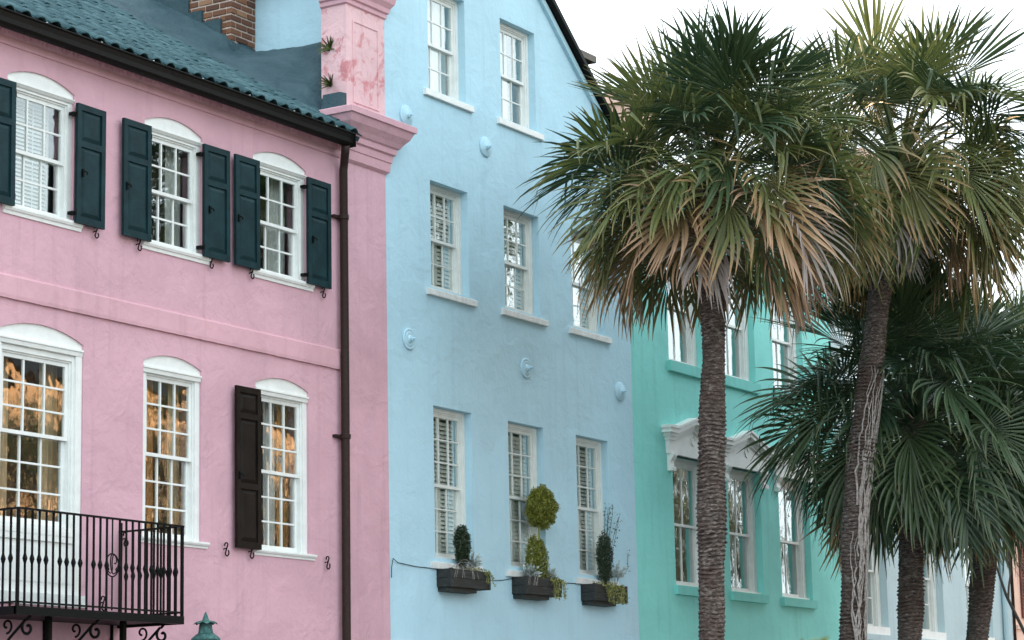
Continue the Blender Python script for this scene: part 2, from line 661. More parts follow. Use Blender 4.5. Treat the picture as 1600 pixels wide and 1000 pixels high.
def arch_hole(u0, u1, z0, z1, rise, n=12):
    w = u1-u0
    rad = (w*w/4+rise*rise)/(2*rise)
    uc, zc = (u0+u1)/2, z1+rise-rad
    a0 = math.asin(w/2/rad)
    top = [(uc+rad*math.sin(a0-2*a0*i/n), zc+rad*math.cos(a0-2*a0*i/n)) for i in range(n+1)]
    return [(u0, z0), (u1, z0)] + top


PU = [(21.13, 22.33, 8.40, 10.05), (23.67, 24.85, 8.40, 10.03), (25.95, 27.17, 8.40, 10.04)]
PL = [(21.02, 22.55, 3.68, 6.90), (23.68, 24.85, 4.60, 6.87), (26.00, 27.20, 4.59, 6.87)]
holes = [arch_hole(a, b, c, d, .13) for a, b, c, d in PU] + [arch_hole(PL[0][0], PL[0][1], PL[0][2], PL[0][3], .15)] + \
        [arch_hole(a, b, c, d, .12) for a, b, c, d in PL[1:]]
wall = sheet_with_holes(16.0, 29.145, -.1, 10.7, 0, holes, .34)
wall.box(16.0, 16.3, .3, 9.3, -.1, 10.6)
wall.box(16.0, 29.1, 9.0, 9.3, -.1, 10.6)
wall.box(28.9, 29.10, .36, 8.99, -.1, 10.6)
wall.build('wall', M['pink'], pink)
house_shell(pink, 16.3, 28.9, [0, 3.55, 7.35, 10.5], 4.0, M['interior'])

# string course, slightly uneven, with a drip edge below
m = MB()
n = 120
rng = random.Random(3)
rings_ = []
for i in range(n+1):
    u = 16.0 + (27.95-16.0)*i/n
    j = rng.uniform(-.0025, .0025)
    k_ = rng.uniform(-.003, .003)
    rings_.append([(u, .02, 7.29+j), (u, -.034+k_, 7.285+j), (u, -.040+k_, 7.33+j), (u, -.036, 7.55), (u, -.022, 7.575+j*.5), (u, .02, 7.58)])
m.rings(rings_)
m.build('string_course', M['pink_trim'], pink, smooth=False)
# corbelled eave below the gutter
m = MB()
m.sweep_x([(.02, 10.405), (-.02, 10.405), (-.03, 10.43), (-.035, 10.50), (-.09, 10.55), (-.17, 10.59), (-.20, 10.66), (-.20, 10.74), (.02, 10.74)], 16.0, 27.98)
m.build('eave_cornice', M['pink_trim'], pink)
# rough mortar fringe under the gutter
m = MB()
for i in range(240):
    u = 18.2+i*.0405+random.uniform(-.01, .01)
    if u > 27.9: break
    d = random.uniform(.03, .09)
    m.tube([(u, -.10, 10.56), (u+random.uniform(-.02, .02), -.095+random.uniform(-.01, .02), 10.555-d)], [.013, .004], 4)
m.build('mortar_fringe', M['pink_trim'], pink, kind='stuff')

# gutter and straps
m = MB()
gp = [(-.20, 10.70), (-.20, 10.54), (-.22, 10.505), (-.27, 10.49), (-.31, 10.505), (-.335, 10.54), (-.34, 10.60), (-.355, 10.66), (-.375, 10.675),
      (-.375, 10.69), (-.345, 10.69), (-.325, 10.60), (-.315, 10.55), (-.29, 10.52), (-.26, 10.505), (-.225, 10.54), (-.215, 10.70)]
m.sweep_x(gp, 16.0, 27.87)
m.box(27.87, 27.88, -.37, -.2, 10.49, 10.70)
gut = m.build('gutter', M['gutter'], pink)
for i in range(11):
    u = 17.4+i*1.0
    MB().box(u, u+.02, -.372, -.18, 10.692, 10.70).build('gutter_strap', M['worn_white'], gut)
# downpipe
m = MB()
m.tube([(27.76, -.27, 10.50), (27.78, -.25, 10.42), (27.92, -.13, 10.30), (27.94, -.10, 10.2), (27.94, -.10, 7), (27.925, -.10, 3.5), (27.92, -.10, 0.0)], .062, 12)
dp = m.build('downpipe', M['pipe'], pink, smooth=True)
for z in (9.5, 6.32, 3.1):
    mm = MB().lathe([(.064, -.035), (.078, -.03), (.078, .03), (.064, .035)], (27.935, -.10, z), 12)
    mm.box(27.76, 28.11, -.06, -.0, z-.02, z+.02)
    mm.build('pipe_bracket', M['pipe'], dp)

# windows with arched white heads
for (a, b, c, d), rise in [(q, .13) for q in PU]:
    w = window(pink, a, b, c, d-.06, .035, .085, .085, (2, 2), 3, M['white'], stile=.045)
    MB().prism_xz(arch_hole(a, b, d-.062, d, rise), .028, .2).build('arched_head', M['white'], w)
    MB().sweep_x([(.03, d-.115), (.018, d-.11), (-.004, d-.085), (-.012, d-.08), (-.012, d-.068), (.03, d-.06)], a+.005, b-.005).build('head_moulding', M['white'], w)
    sill(w, a-.05, b+.13, -.055, .2, c-.085, c+.025, M['white'], True)
for i, (a, b, c, d) in enumerate(PL):
    if i == 0:
        w = window(pink, a, b, 4.60, d-.06, .05, .15, .16, (3, 3), 3, M['white'], zmid=5.72, stile=.055, wname='french_window')
        mm = MB().box(a, b, .05, .2, c, 4.6)
        for t in range(1):
            mm.box(a+.10, b-.10, .035, .05, 4.52, 4.58).box(a+.06, b-.06, .028, .05, 4.44, 4.50)
        mm.box(a+.14, b-.14, .04, .05, 3.95, 4.36)
        mm.build('base_panel', M['white'], w)
        MB().box(a-.08, b+.09, -.03, .2, c-.01, c+.13).build('plinth', M['worn_white'], w)
        MB().box(b-.11, b-.002, .02, .05, c+.13, d-.06).build('casing', M['white'], w)
        MB().box(a+.002, a+.11, .02, .05, c+.13, d-.06).build('casing', M['white'], w)
    else:
        w = window(pink, a, b, c, d-.06, .035, .095, .09, (3, 3), 3, M['white'], zmid=5.69, stile=.048)
        sill(w, a-.05, b+.12, -.05, .2, c-.06, c+.02, M['white'], True)
    MB().prism_xz(arch_hole(a, b, d-.062, d, .15 if i == 0 else .12), .028, .2).build('arched_head', M['white'], w)
    MB().sweep_x([(.03, d-.15), (.012, d-.145), (.004, d-.10), (-.012, d-.09), (-.012, d-.068), (.03, d-.06)], a+.005, b-.005).build('head_moulding', M['white'], w)

# panelled shutters
def shutter(u0, u1, z0, z1, splits, mat, label=None, lean=0.0, hinge='L'):
    yb, yt = -.062, -.10
    st = .075
    m = MB()
    m.box(u0+.01, u1-.01, yb, yt+.022, z0+.01, z1-.01)
    m.box(u0, u0+st, yb+.004, yt, z0, z1).box(u1-st, u1, yb+.004, yt, z0, z1)
    zs = [z0] + splits + [z1]
    rails = []
    for i, z in enumerate(zs):
        lo, hi = (z, z+.09) if i == 0 else ((z-.08, z) if i == len(zs)-1 else (z-.04, z+.04))
        m.box(u0+st, u1-st, yb+.004, yt+.001, lo, hi)
        rails.append((lo, hi))
    sh = m.build('shutter', mat, pink)
    if label: sh['label'] = label
    sh.rotation_euler = (0, random.uniform(-.008, .008), random.uniform(-.012, .012))
    for i in range(len(rails)-1):
        a, b, c, d = u0+st+.006, u1-st-.006, rails[i][1]+.006, rails[i+1][0]-.006
        e = .05
        yy, yo = yt+.022, yt+.004
        MB().add([(a, yy, c), (b, yy, c), (b, yy, d), (a, yy, d), (a+e, yo, c+e), (b-e, yo, c+e), (b-e, yo, d-e), (a+e, yo, d-e)],
                 [(0, 1, 5, 4), (1, 2, 6, 5), (2, 3, 7, 6), (3, 0, 4, 7), (4, 5, 6, 7), (3, 2, 1, 0)]).build('panel', mat, sh)
    hx = u0 if hinge == 'L' else u1
    for z in (z0+.12, z1-.14):
        MB().box(hx-.05, hx+.03, -.075, .01, z-.02, z+.02).tube([(hx, -.09, z-.035), (hx, -.09, z+.035)], .013, 6).build('hinge', M['iron'], sh)
    lx = u0+.10 if hinge == 'L' else u0+.05
    zc = (z0+z1)/2-.12
    MB().box(lx-.012, lx+.012, yt-.02, yt+.005, zc-.05, zc+.05).tube([(lx, yt-.03, zc+.02), (lx+.05, yt-.035, zc+.01), (lx+.05, yt-.03, zc-.02)], .009, 5).build('latch', M['iron'], sh)
    return sh


for (a, b, hg) in ((20.66, 21.19, 'R'), (22.28, 22.81, 'L'), (23.165, 23.71, 'R'), (24.79, 25.33, 'L'), (25.46, 25.985, 'R'), (27.085, 27.635, 'L')):
    shutter(a, b, 8.40, 9.93, [9.42], M['shutter'], hinge=hg)
shutter(25.48, 26.005, 4.59, 6.755, [5.42, 6.36], M['shutter_worn'], 'brown-black three-panel shutter standing alone', hinge='R')


def s_hook(u, z, y=-.02, s_=1.0, flip=1):
    pts = []
    for i in range(15):
        t = i/14
        if t < .5:
            a = R(200-360*t*1.15)
            pts.append((u+flip*.03*s_*math.cos(a), y-.03, z+.045*s_+.03*s_*math.sin(a)))
        else:
            a = R(20+360*(t-.5)*1.15+180)
            pts.append((u+flip*(.012*s_-.035*s_*math.cos(a+math.pi)), y-.03, z-.04*s_+.04*s_*math.sin(a)))
    mm = MB().tube(pts, .009*s_, 5)
    mm.tube([(u, .01, z), (u, y-.03, z+.01)], .008, 5)
    mm.build('shutter_dog', M['iron'], pink, smooth=True)


for u, z in ((22.70, 8.36), (23.52, 8.34), (24.98, 8.35), (25.86, 8.35), (27.50, 8.34)):
    s_hook(u, z)
for u, z in ((25.31, 4.56), (27.56, 4.52), (22.90, 3.74), (23.30, 4.55), (25.84, 4.56)):
    s_hook(u, z, s_=1.12)

# roof of tarred pantiles
PT = R(31)
cp, sp = math.cos(PT), math.sin(PT)


def roof_pt(u, t, h=0):
    return (u, -.30+t*cp-h*sp, 10.71+t*sp+h*cp)


m = MB()
quad = [roof_pt(16.0, 0.02, -.03), roof_pt(28.12, 0.02, -.03), roof_pt(28.12, 12, -.03), roof_pt(16.0, 12, -.03)]
low = [roof_pt(16.0, 0.02, -.10), roof_pt(28.12, 0.02, -.10), roof_pt(28.12, 12, -.10), roof_pt(16.0, 12, -.10)]
m.add(quad+low, [(0, 1, 2, 3), (7, 6, 5, 4), (0, 4, 5, 1), (1, 5, 6, 2), (2, 6, 7, 3), (3, 7, 4, 0)])
bk = roof_pt(16.0, 12, -.03)
m.add([(16, bk[1], bk[2]), (28.12, bk[1], bk[2]), (28.12, 18, 13.0), (16, 18, 13.0)], [(0, 1, 2, 3)])
roof = m.build('roof', M['tar'], pink)
TW, TE, TLn = .272, .335, .43


def tile_geo(m, jit, place=None):
    n = 8
    vs = []
    for r_i, (t, lift) in enumerate(((0, .014), (TLn, .0))):
        for layer in (0, -.02):
            for i in range(n+1):
                x = (i/n-.5)*TW*1.10
                ph = i/n
                h = .036*math.cos(2*math.pi*(ph-.30)) if ph < .62 else .036*math.cos(2*math.pi*(.62-.30)+(ph-.62)*3.2)
                wob = jit.uniform(-.004, .004)
                vs.append((x, t+wob, h+lift+layer+wob))
    fs = []
    q = n+1
    A, B, C, D_ = 0, q, 2*q, 3*q
    for i in range(n):
        fs += [(A+i, A+i+1, C+i+1, C+i), (B+i+1, B+i, D_+i, D_+i+1), (A+i+1, A+i, B+i, B+i+1)]
    fs += [(A, C, D_, B), (A+n, B+n, D_+n, C+n)]
    if place:
        pu, pt_, ph_ = place
        vs = [roof_pt(pu+x, pt_+t, h+ph_) for x, t, h in vs]
    m.add(vs, fs)


tile_meshes = []
for s_ in range(5):
    m = MB()
    tile_geo(m, random.Random(s_))
    me = bpy.data.meshes.new('roof_tile')
    me.from_pydata(m.v, [], m.f)
    me.materials.append(M['tile'])
    me.polygons.foreach_set('use_smooth', [True]*len(me.polygons))
    tile_meshes.append(me)
rng = random.Random(11)
far = MB()
cnt = 0
for c in range(45):
    u = 27.93-c*TW
    if u < 16.2: break
    for r in range(34):
        t = r*TE
        if u > 27.55 and t > 1.6: continue
        lim = .75+(u-21.0)*.83
        jt = rng.uniform(-.012, .012)
        if u > 20.4 and t < lim and cnt < 298:
            o = inst('roof_tile', rng.choice(tile_meshes), roof, roof_pt(u+rng.uniform(-.008, .008), t-.03+jt, .03+rng.uniform(0, .012)),
                     (PT+rng.uniform(-.012, .012), rng.uniform(-.03, .03), rng.uniform(-.02, .02)))
            cnt += 1
        else:
            tile_geo(far, rng, (u, t-.03+jt, .03))
far.build('roof_tiles', M['tile'], roof, kind='stuff', smooth=True)

# tarred saddle flashing against the neighbour's wall and pier
vs, fs = [], []
NU, NY = 40, 80
rng = random.Random(8)


def sm(x):
    x = max(0, min(1, x))
    return x*x*(3-2*x)


for j in range(NY+1):
    y = .10+8.4*j/NY
    for i in range(NU+1):
        u = 27.05+2.13*i/NU
        zr = 10.73+(y+.3)*sp/cp+.02
        top = max(12.58, zr+.32)+.0 if y < 2.45 else zr+.55
        s1 = sm((u-27.55)/1.45)**1.15
        fy = sm((y-.22)/.45)
        z = zr+(top-zr)*s1*fy
        fold = .10*math.exp(-((u-28.25)/.16)**2)*sm((1.5-y)/.6)*sm((y-.4)/.3)
        z += -fold + .025*math.sin(u*7+y*3)*s1*fy+.012*rng.uniform(-1, 1)
        z -= .16*sm((27.5-u)/.4)
        vs.append((u, y, z))
for j in range(NY):
    for i in range(NU):
        a = j*(NU+1)+i
        fs.append((a, a+1, a+NU+2, a+NU+1))
fl = MB().add(vs, fs).build('flashing', M['tar'], roof, smooth=True)
MB().prism_xz([(27.86, 10.78), (28.19, 10.78), (28.19, 11.42), (28.0, 11.40), (27.93, 11.1)], .0, .30).build('flashing', M['tar'], roof)

# parapet pier with panel and two cornices
def ringbox(o, u0, u1, y0, y1, z):
    return [(u0-o, y0-o, z), (u1+o, y0-o, z), (u1+o, y1, z), (u0-o, y1, z)]


m = MB()
m.box(28.17, 29.15, -.004, .45, 10.4, 13.75)
pier = m.build('parapet_pier', M['pink_pier'], pink)
m = MB()
m.rings([ringbox(o, 28.17, 29.15, .0, .45, z) for o, z in
         ((.004, 10.38), (.05, 10.42), (.06, 10.55), (.075, 10.56), (.085, 10.66), (.12, 10.68), (.13, 10.76), (.16, 10.78), (.20, 10.84), (.27, 10.92), (.315, 11.02),
          (.345, 11.03), (.35, 11.115), (.33, 11.13), (.02, 11.20))])
m.build('cornice', M['pink_trim'], pier)
m = MB()
m.rings([ringbox(o, 28.17, 29.15, .0, .45, z) for o, z in ((.004, 12.78), (.03, 12.80), (.03, 12.86), (.06, 12.88), (.07, 12.95), (.12, 13.02), (.14, 13.10), (.14, 13.16), (0.02, 13.2))])
m.build('upper_cornice', M['pink_trim'], pier)
m = MB()
for a, b, c, d in ((28.33, 28.99, 12.55, 12.58), (28.33, 28.36, 11.35, 12.55), (28.96, 28.99, 11.35, 12.55), (28.33, 28.99, 11.32, 11.35)):
    m.box(a, b, -.016, -.002, c, d)
m.build('panel_moulding', M['pink_pier'], pier)

# ------------------------------------------------------------------ blue house
blue = thing('blue_house', (32.8, 4, 0), 'pale blue gabled stucco house with narrow deep-set windows', 'house')
BC = [(30.36, 31.42), (32.48, 33.56), (34.60, 35.66)]
BZ = [(4.77, 7.06), (8.88, 10.55), (12.0, 13.68)]
bopen = [(a, b, *BZ[0]) for a, b in BC] + [(a, b, *BZ[1]) for a, b in BC] + [(a, b, *BZ[2]) for a, b in BC[:2]]
rect = lambda a, b, c, d: [(a, c), (b, c), (b, d), (a, d)]
YB = .012
slope = .829
zr_at = lambda u: 14.34-slope*(u-33.99)-.17
outer = [(29.15, -.1), (36.56, -.1), (36.56, zr_at(36.56)), (32.3, zr_at(32.3)), (29.15, 13.9)]
m = sheet_with_holes(0, 0, 0, 0, YB, [rect(*q) for q in bopen], .34, top=outer)
m.build('wall', M['blue'], blue)
m = MB()
m.box(29.15, 29.45, YB+.35, 9.4, -.1, 13.9)
m.box(36.26, 36.55, YB+.35, 9.4, -.1, 12.1)
m.box(29.46, 36.25, 9.1, 9.4, -.1, 13.0)
m.build('side_wall', M['blue'], blue)
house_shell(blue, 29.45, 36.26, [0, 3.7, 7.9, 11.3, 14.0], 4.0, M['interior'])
# roof slab with dark rake
m = MB()
ap = (32.3, 14.34-slope*(32.3-33.99))
ev = (36.66, 14.34-slope*(36.66-33.99))
lf = (28.95, ap[1]-(32.3-28.95)*.58)
m.prism_xz([(ev[0], ev[1]-.09), ev, ap, (ap[0], ap[1]-.11)], -.16, 9.5)
m.prism_xz([(lf[0], lf[1]-.12), (ap[0]-.001, ap[1]-.16), (ap[0]-.001, ap[1]), lf], -.16, 9.5)
m.build('roof', M['gutter'], blue)
MB().prism_xz([(36.62, zr_at(36.62)-.10), (36.62, zr_at(36.62)+.035), (32.6, zr_at(32.6)+.035), (32.6, zr_at(32.6)-.10)], -.05, .01).build('rake_board', M['blue'], blue)

for i, (a, b, c, d) in enumerate(bopen):
    rows = (3, 3) if i < 3 else (2, 2)
    yf = YB+.125
    mt = M['cream_paint'] if i < 6 else M['white']
    w = window(blue, a+.003, b-.003, c, d-.002, yf, .06, .055, rows, 3, mt, stile=.042, mun=.02)
    zt = (4.70, 8.84, 11.97)[0 if i < 3 else 1 if i < 6 else 2]
    sill(w, a-.15, b+.16, YB-.055, YB+.125, zt-.10, zt+.0, M['worn_white'] if i < 6 else M['white'])
    MB().box(a+.004, b-.004, YB+.02, YB+.26, zt-.09, c+.005).build('sill_block', M['worn_white'], w)
    y2 = yf+.146
    if i < 3:
        louvres(w, a+.09, b-.09, c+.03, d-.06, y2, M['louvre'], 2, .066, 48 if i != 1 else 58, .076)
    elif i < 5 or i == 5:
        louvres(w, a+.09, b-.09, c+.03, d-.05, y2, M['louvre'], 2, .066, 62, .06)
for (a, b, c, d), lb in zip(bopen[6:], ('drawn white curtain filling the topmost blue-house window beside the pink pier', 'white curtain behind the topmost blue-house window under the roof slope')):
    curtain('curtain', a+.06, b-.06 if 'filling' in lb else b-.35, YB+.345, c-.05, d+.06, M['curtain_white'], lb, 8, .02)

# cast anchor plates
def anchor(u, z, r, flat):
    m = MB()
    prof = [(r, 0), (r, .018), (r*.93, .028), (r*.80, .028), (r*.74, .018), (r*.68, .030), (r*.5, .034), (r*.44, .022), (r*.40, .034), (r*.26, .045), (r*.2, .05), (.001, .052)] if not flat else \
           [(r, 0), (r, .02), (r*.92, .032), (r*.3, .045), (r*.22, .055), (.001, .056)]
    n = 28
    rg = [[(u+q*math.cos(2*math.pi*k/n), YB-h, z+q*math.sin(2*math.pi*k/n)) for k in range(n)] for q, h in prof]
    m.rings(rg)
    o = m.build('anchor_plate', M['blue'], blue, smooth=True)
    mm = MB()
    rg = [[(u+q*math.cos(2*math.pi*k/6), YB-h, z+q*math.sin(2*math.pi*k/6)) for k in range(6)] for q, h in ((.04, .045), (.04, .085), (.022, .087), (.018, .13), (.001, .132))]
    mm.rings(rg)
    mm.build('bolt', M['blue'], o)


for u, z, fl_ in ((29.72, 7.98, 0), (33.05, 7.97, 0), (36.13, 7.96, 1), (29.72, 11.42, 1), (31.96, 11.40, 1)):
    anchor(u, z, .165, fl_)

# brick chimney on the side wall: every brick in view a piece of its own
m = MB().box(28.545, 29.14, 2.435, 3.60, 11.4, 14.6)
chim = m.build('chimney', M['mortar'], blue)
CH, BL, MT = .108, .275, .026


def brick_mesh(w, d, h):
    m = MB()
    b = .006
    rg = [[(-w/2+o, -d/2+o, z), (w/2-o, -d/2+o, z), (w/2-o, d/2-o, z), (-w/2+o, d/2-o, z)] for o, z in ((b, 0), (0, b), (0, h-b), (b, h))]
    m.rings(rg)
    me = bpy.data.meshes.new('brick')
    me.from_pydata(m.v, [], m.f)
    me.materials.append(M['brick'])
    return me


BM = {}
rng = random.Random(21)
for c in range(18):
    z = 12.0+c*CH
    off = (c % 2)*BL/2
    # front face (towards the street)
    x = 28.52
    first = True
    while x < 29.12:
        L_ = (BL/2 if (first and c % 2) else BL)
        first = False
        L_ = min(L_, 29.14-x)
        if L_ > .05:
            key = (round(L_-MT, 2), .10)
            if key not in BM: BM[key] = brick_mesh(key[0], .10, CH-MT)
            inst('brick', BM[key], chim, (x+L_/2, 2.47+rng.uniform(-.006, .006), z), (0, 0, rng.uniform(-.02, .02)))
        x += L_
    y = 2.50
    first = True
    while y < 3.55:
        L_ = (BL if (first and c % 2) else BL*.5 if first else BL)
        first = False
        L_ = min(L_, 3.6-y)
        if L_ > .06:
            key = (.09, round(L_-MT, 2))
            if key not in BM: BM[key] = brick_mesh(.09, key[1], CH-MT)
            inst('brick', BM[key], chim, (28.575+rng.uniform(-.006, .006), y+L_/2+.018, z), (0, 0, rng.uniform(-.02, .02)))
        y += L_
# stepped tar flashing up the left face of the chimney
for j, zt_ in enumerate((13.12, 13.32, 13.62, 13.9, 14.2)):
    y0 = 2.70+j*.27-(.10 if j == 0 else 0)
    MB().box(28.49, 28.528, y0, 2.972+j*.27, 11.5, zt_).build('step_flashing', M['tar'], chim)
MB().add([(28.46, 2.20, 12.2), (29.16, 2.20, 12.3), (29.16, 2.40, 12.62), (28.50, 2.40, 12.74), (28.46, 2.62, 12.2), (29.16, 2.62, 12.3), (29.16, 2.45, 12.62), (28.50, 2.62, 12.80)],
         [(0, 1, 2, 3), (3, 2, 6, 7), (0, 3, 7, 4), (1, 5, 6, 2), (0, 4, 5, 1), (4, 7, 6, 5)]).build('apron_flashing', M['tar'], chim)

# ------------------------------------------------------------------ green house
green = thing('green_house', (40.7, 4, 0), 'mint green house with white pediment hoods, standing behind the palms', 'house')
GC = [(37.97, 39.30), (40.11, 41.45), (42.24, 43.60)]
GZ = [(4.77, 7.06), (8.76, 10.95)]
YG = .02
gopen = [(a, b, *z) for z in GZ for a, b in GC]
m = sheet_with_holes(36.57, 44.97, -.1, 12.0, YG, [rect(*q) for q in gopen], .34)
m.box(36.57, 36.8, YG+.35, 9.4, -.1, 12).box(44.7, 44.97, YG+.35, 9.4, -.1, 12).box(36.81, 44.69, 9.1, 9.4, -.1, 12)
m.build('wall', M['green'], green)
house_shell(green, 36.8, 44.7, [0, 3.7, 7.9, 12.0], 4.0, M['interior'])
m = MB().sweep_x([(.02, 11.75), (-.12, 11.82), (-.25, 11.95), (-.28, 12.05), (5, 14.2), (9.6, 12.1), (9.3, 11.9), (.3, 11.9)], 36.6, 44.95)
m.build('roof', M['gutter'], green)
MB().box(40.1, 40.95, 1.7, 2.5, 12.0, 14.55).box(40.03, 41.02, 1.63, 2.57, 14.3, 14.42).build('chimney', M['peach'], green)
for i, (a, b, c, d) in enumerate(gopen):
    w = window(green, a+.003, b-.003, c, d-.002, YG+.13, .13, .10, (1, 1), 2, M['white'], stile=.05, mun=.028)
    MB().box(a-.06, b+.07, YG-.07, YG+.13, c-.20 if i > 2 else c-.17, c-.015).build('sill', M['green_trim'], w)
    MB().box(a+.004, b-.004, YG+.06, YG+.29, c-.013, c+.035).build('sill_block', M['white'], w)
    if i < 3:
        uc = (a+b)/2
        hw_, pr = 1.05, .20

        def gable_ring(o, z0, za):        # stepped raking cornice outline
            return [(uc-hw_+o, z0), (uc-hw_*.72, z0), (uc, za), (uc+hw_*.72, z0), (uc+hw_-o, z0)]
        m = MB()
        # frieze
        fr_poly = [(uc-hw_+.16, 7.06), (uc+hw_-.16, 7.06), (uc+hw_-.16, 7.32), (uc+hw_*.62, 7.32), (uc, 7.60), (uc-hw_*.62, 7.32), (uc-hw_+.16, 7.32)]
        m.prism_xz(fr_poly, YG-.075, YG+.10)
        hood = m.build('window_hood', M['white'], w)
        for (o, lo, hi, py) in ((.13, 7.30, 7.36, .105), (.09, 7.36, 7.42, .135), (.03, 7.42, 7.50, .185), (0, 7.50, 7.545, .21)):
            za = hi+.235
            zb = lo+.235
            poly = [(uc-hw_+o, lo), (uc-hw_*.70, lo), (uc, zb), (uc+hw_*.70, lo), (uc+hw_-o, lo),
                    (uc+hw_-o, hi), (uc+hw_*.70, hi), (uc, za), (uc-hw_*.70, hi), (uc-hw_+o, hi)]
            MB().prism_xz(poly, YG-py, YG+.01).build('hood_moulding', M['white'], hood)
        for s_ in (-1, 1):
            bx = uc+s_*(hw_-.27)
            prof = [(YG, 6.76), (YG-.10, 6.76), (YG-.105, 6.82), (YG-.06, 6.84), (YG-.055, 6.92), (YG-.10, 6.97), (YG-.13, 7.03), (YG-.13, 7.061), (YG, 7.061)]
            MB().sweep_x(prof, bx-.075, bx+.075).build('bracket', M['white'], hood)
        rg = MB()
        pts = [(uc+.07*math.cos(t*.5), YG-.08, 7.37+.09*math.sin(t*.5)) for t in range(11)]
        rg.tube(pts, .014, 5)
        rg.build('scroll_ornament', M['white'], hood)
    else:
        MB().box(a-.02, b+.02, YG-.02, YG+.1, d, d+.06).build('head', M['green_trim'], w)

# ------------------------------------------------------------------ pale house
pale = thing('pale_house', (49.7, 4, 0), 'very pale aqua house next to the mint green one', 'house')
PC = [(45.65, 47.25), (48.70, 50.30), (51.65, 53.2)]
popen = [(a, b, *z) for z in ((4.35, 6.85), (8.4, 10.6)) for a, b in PC]
m = sheet_with_holes(44.98, 54.47, -.1, 11.3, YG, [rect(*q) for q in popen], .34)
m.box(44.98, 45.2, YG+.35, 9.4, -.1, 11.3).box(54.2, 54.47, YG+.35, 9.4, -.1, 11.3).box(45.21, 54.19, 9.1, 9.4, -.1, 11.3)
m.build('wall', M['pale'], pale)
house_shell(pale, 45.2, 54.2, [0, 3.7, 7.7, 11.3], 4.0, M['interior'])
MB().sweep_x([(.02, 11.1), (-.12, 11.16), (-.25, 11.28), (-.28, 11.38), (5, 13.4), (9.6, 11.4), (9.3, 11.2), (.3, 11.2)], 44.99, 54.6).build('roof', M['gutter'], pale)
m = MB().box(49.4, 50.35, 1.0, 1.9, 11.0, 15.2)
for zz in (13.9, 14.3, 14.7):
    m.box(49.37, 50.38, .97, 1.93, zz, zz+.05)
m.build('chimney', M['peach'], pale)
for i, (a, b, c, d) in enumerate(popen):
    w = window(pale, a+.003, b-.003, c, d-.002, YG+.16, .17, .12, (2, 2), 2, M['cream_paint'], stile=.05, mun=.026)
    MB().box(a-.10, b+.10, YG-.08, YG+.16, c-.26, c-.14).build('sill', M['pale_trim'], w)
    MB().box(a+.004, b-.004, YG-.03, YG+.3, c-.139, c+.03).build('sill_block', M['white'], w)
MB().tube([(53.85, -.08, 11.1), (53.85, -.08, 0)], .09, 10).build('downpipe', M['pale_trim'], pale)

# ------------------------------------------------------------------ peach house
peach = thing('peach_house', (58.5, 4, 0), 'peach stucco house with red-brown louvred shutters at the far end of the row', 'house')
ho = [(55.6, 56.8, 4.9, 7.3), (58.6, 59.8, 4.9, 7.3)]
m = sheet_with_holes(54.49, 62.5, -.1, 10.5, -.05, [rect(*q) for q in ho], .34)
m.box(54.49, 54.7, .31, 9.4, -.1, 10.5).box(62.2, 62.5, .31, 9.4, -.1, 10.5)
m.build('wall', M['peach'], peach)
house_shell(peach, 54.7, 62.2, [0, 3.7, 7.7, 10.5], 4.0, M['interior'])
MB().sweep_x([(.0, 10.3), (-.3, 10.45), (-.32, 10.55), (5, 13.0), (9.6, 10.6), (9.3, 10.4), (.3, 10.4)], 54.5, 62.6).build('roof', M['gutter'], peach)
MB().box(54.5, 62.5, -.09, -.051, 4.62, 4.72).box(54.5, 62.5, -.09, -.051, 7.62, 7.74).build('string_course', M['peach'], peach)
for a, b, c, d in ho:
    w = window(peach, a+.003, b-.003, c, d-.002, .06, .09, .08, (2, 2), 2, M['white'])
    MB().box(a-.1, b+.1, -.12, .06, c-.1, c-.002).build('sill', M['white'], w)
    for q0, q1 in ((a-.72, a-.06), (b+.06, b+.72)):
        fr_ = MB().box(q0, q0+.05, -.10, -.052, c, d).box(q1-.05, q1, -.10, -.052, c, d)
        for zz in (c, (c+d)/2-.04, d-.08):
            fr_.box(q0+.05, q1-.05, -.098, -.054, zz, zz+.08)
        sh = fr_.build('shutter', M['red_brown'], peach)
        sl = MB()
        z = c+.12
        while z < d-.1:
            sl.sweep_x([(-.098, z-.02), (-.056, z+.03), (-.056, z+.04), (-.098, z-.008)], q0+.05, q1-.05)
            z += .075
        sl.build('louvre_slats', M['red_brown'], sh, kind='stuff')

# ------------------------------------------------------------------ curtains of the pink house
curtain('curtain', 21.12, 21.62, .38, 4.62, 6.86, M['curtain_cream'], 'cream curtain on the inner side of the tall balcony window', 8, .03)
curtain('curtain', 22.18, 22.50, .38, 4.62, 6.86, M['curtain_cream'], 'narrow cream curtain at the downpipe side of the balcony window', 4, .03)
curtain('curtain', 23.75, 24.28, .34, 4.55, 6.86, M['curtain_amber'], 'amber curtain in the shutterless window beside the balcony railing', 5, .03)
curtain('curtain', 24.60, 24.82, .36, 4.55, 6.86, M['curtain_cream'], 'pale curtain edge in the shutterless window beside the balcony railing', 4, .02)
curtain('curtain', 26.12, 26.50, .36, 4.55, 6.86, M['curtain_amber'], 'amber curtain behind the lone brown-black shutter', 4, .03)
curtain('curtain', 26.62, 26.86, .345, 4.55, 6.86, M['curtain_white'], 'white curtain strip in the window beside the downpipe, lower storey', 3, .02)
curtain('curtain', 26.92, 27.16, .34, 4.55, 6.86, M['curtain_amber'], 'amber curtain edge in the window beside the downpipe, lower storey', 3, .02)
curtain('curtain', 24.50, 24.80, .34, 8.36, 10.05, M['curtain_white'], 'white curtain at the edge of the middle upper pink-house window', 3, .02)
curtain('curtain', 26.72, 27.10, .34, 8.36, 10.05, M['curtain_white'], 'white curtain at the edge of the upper window nearest the downpipe', 3, .02)
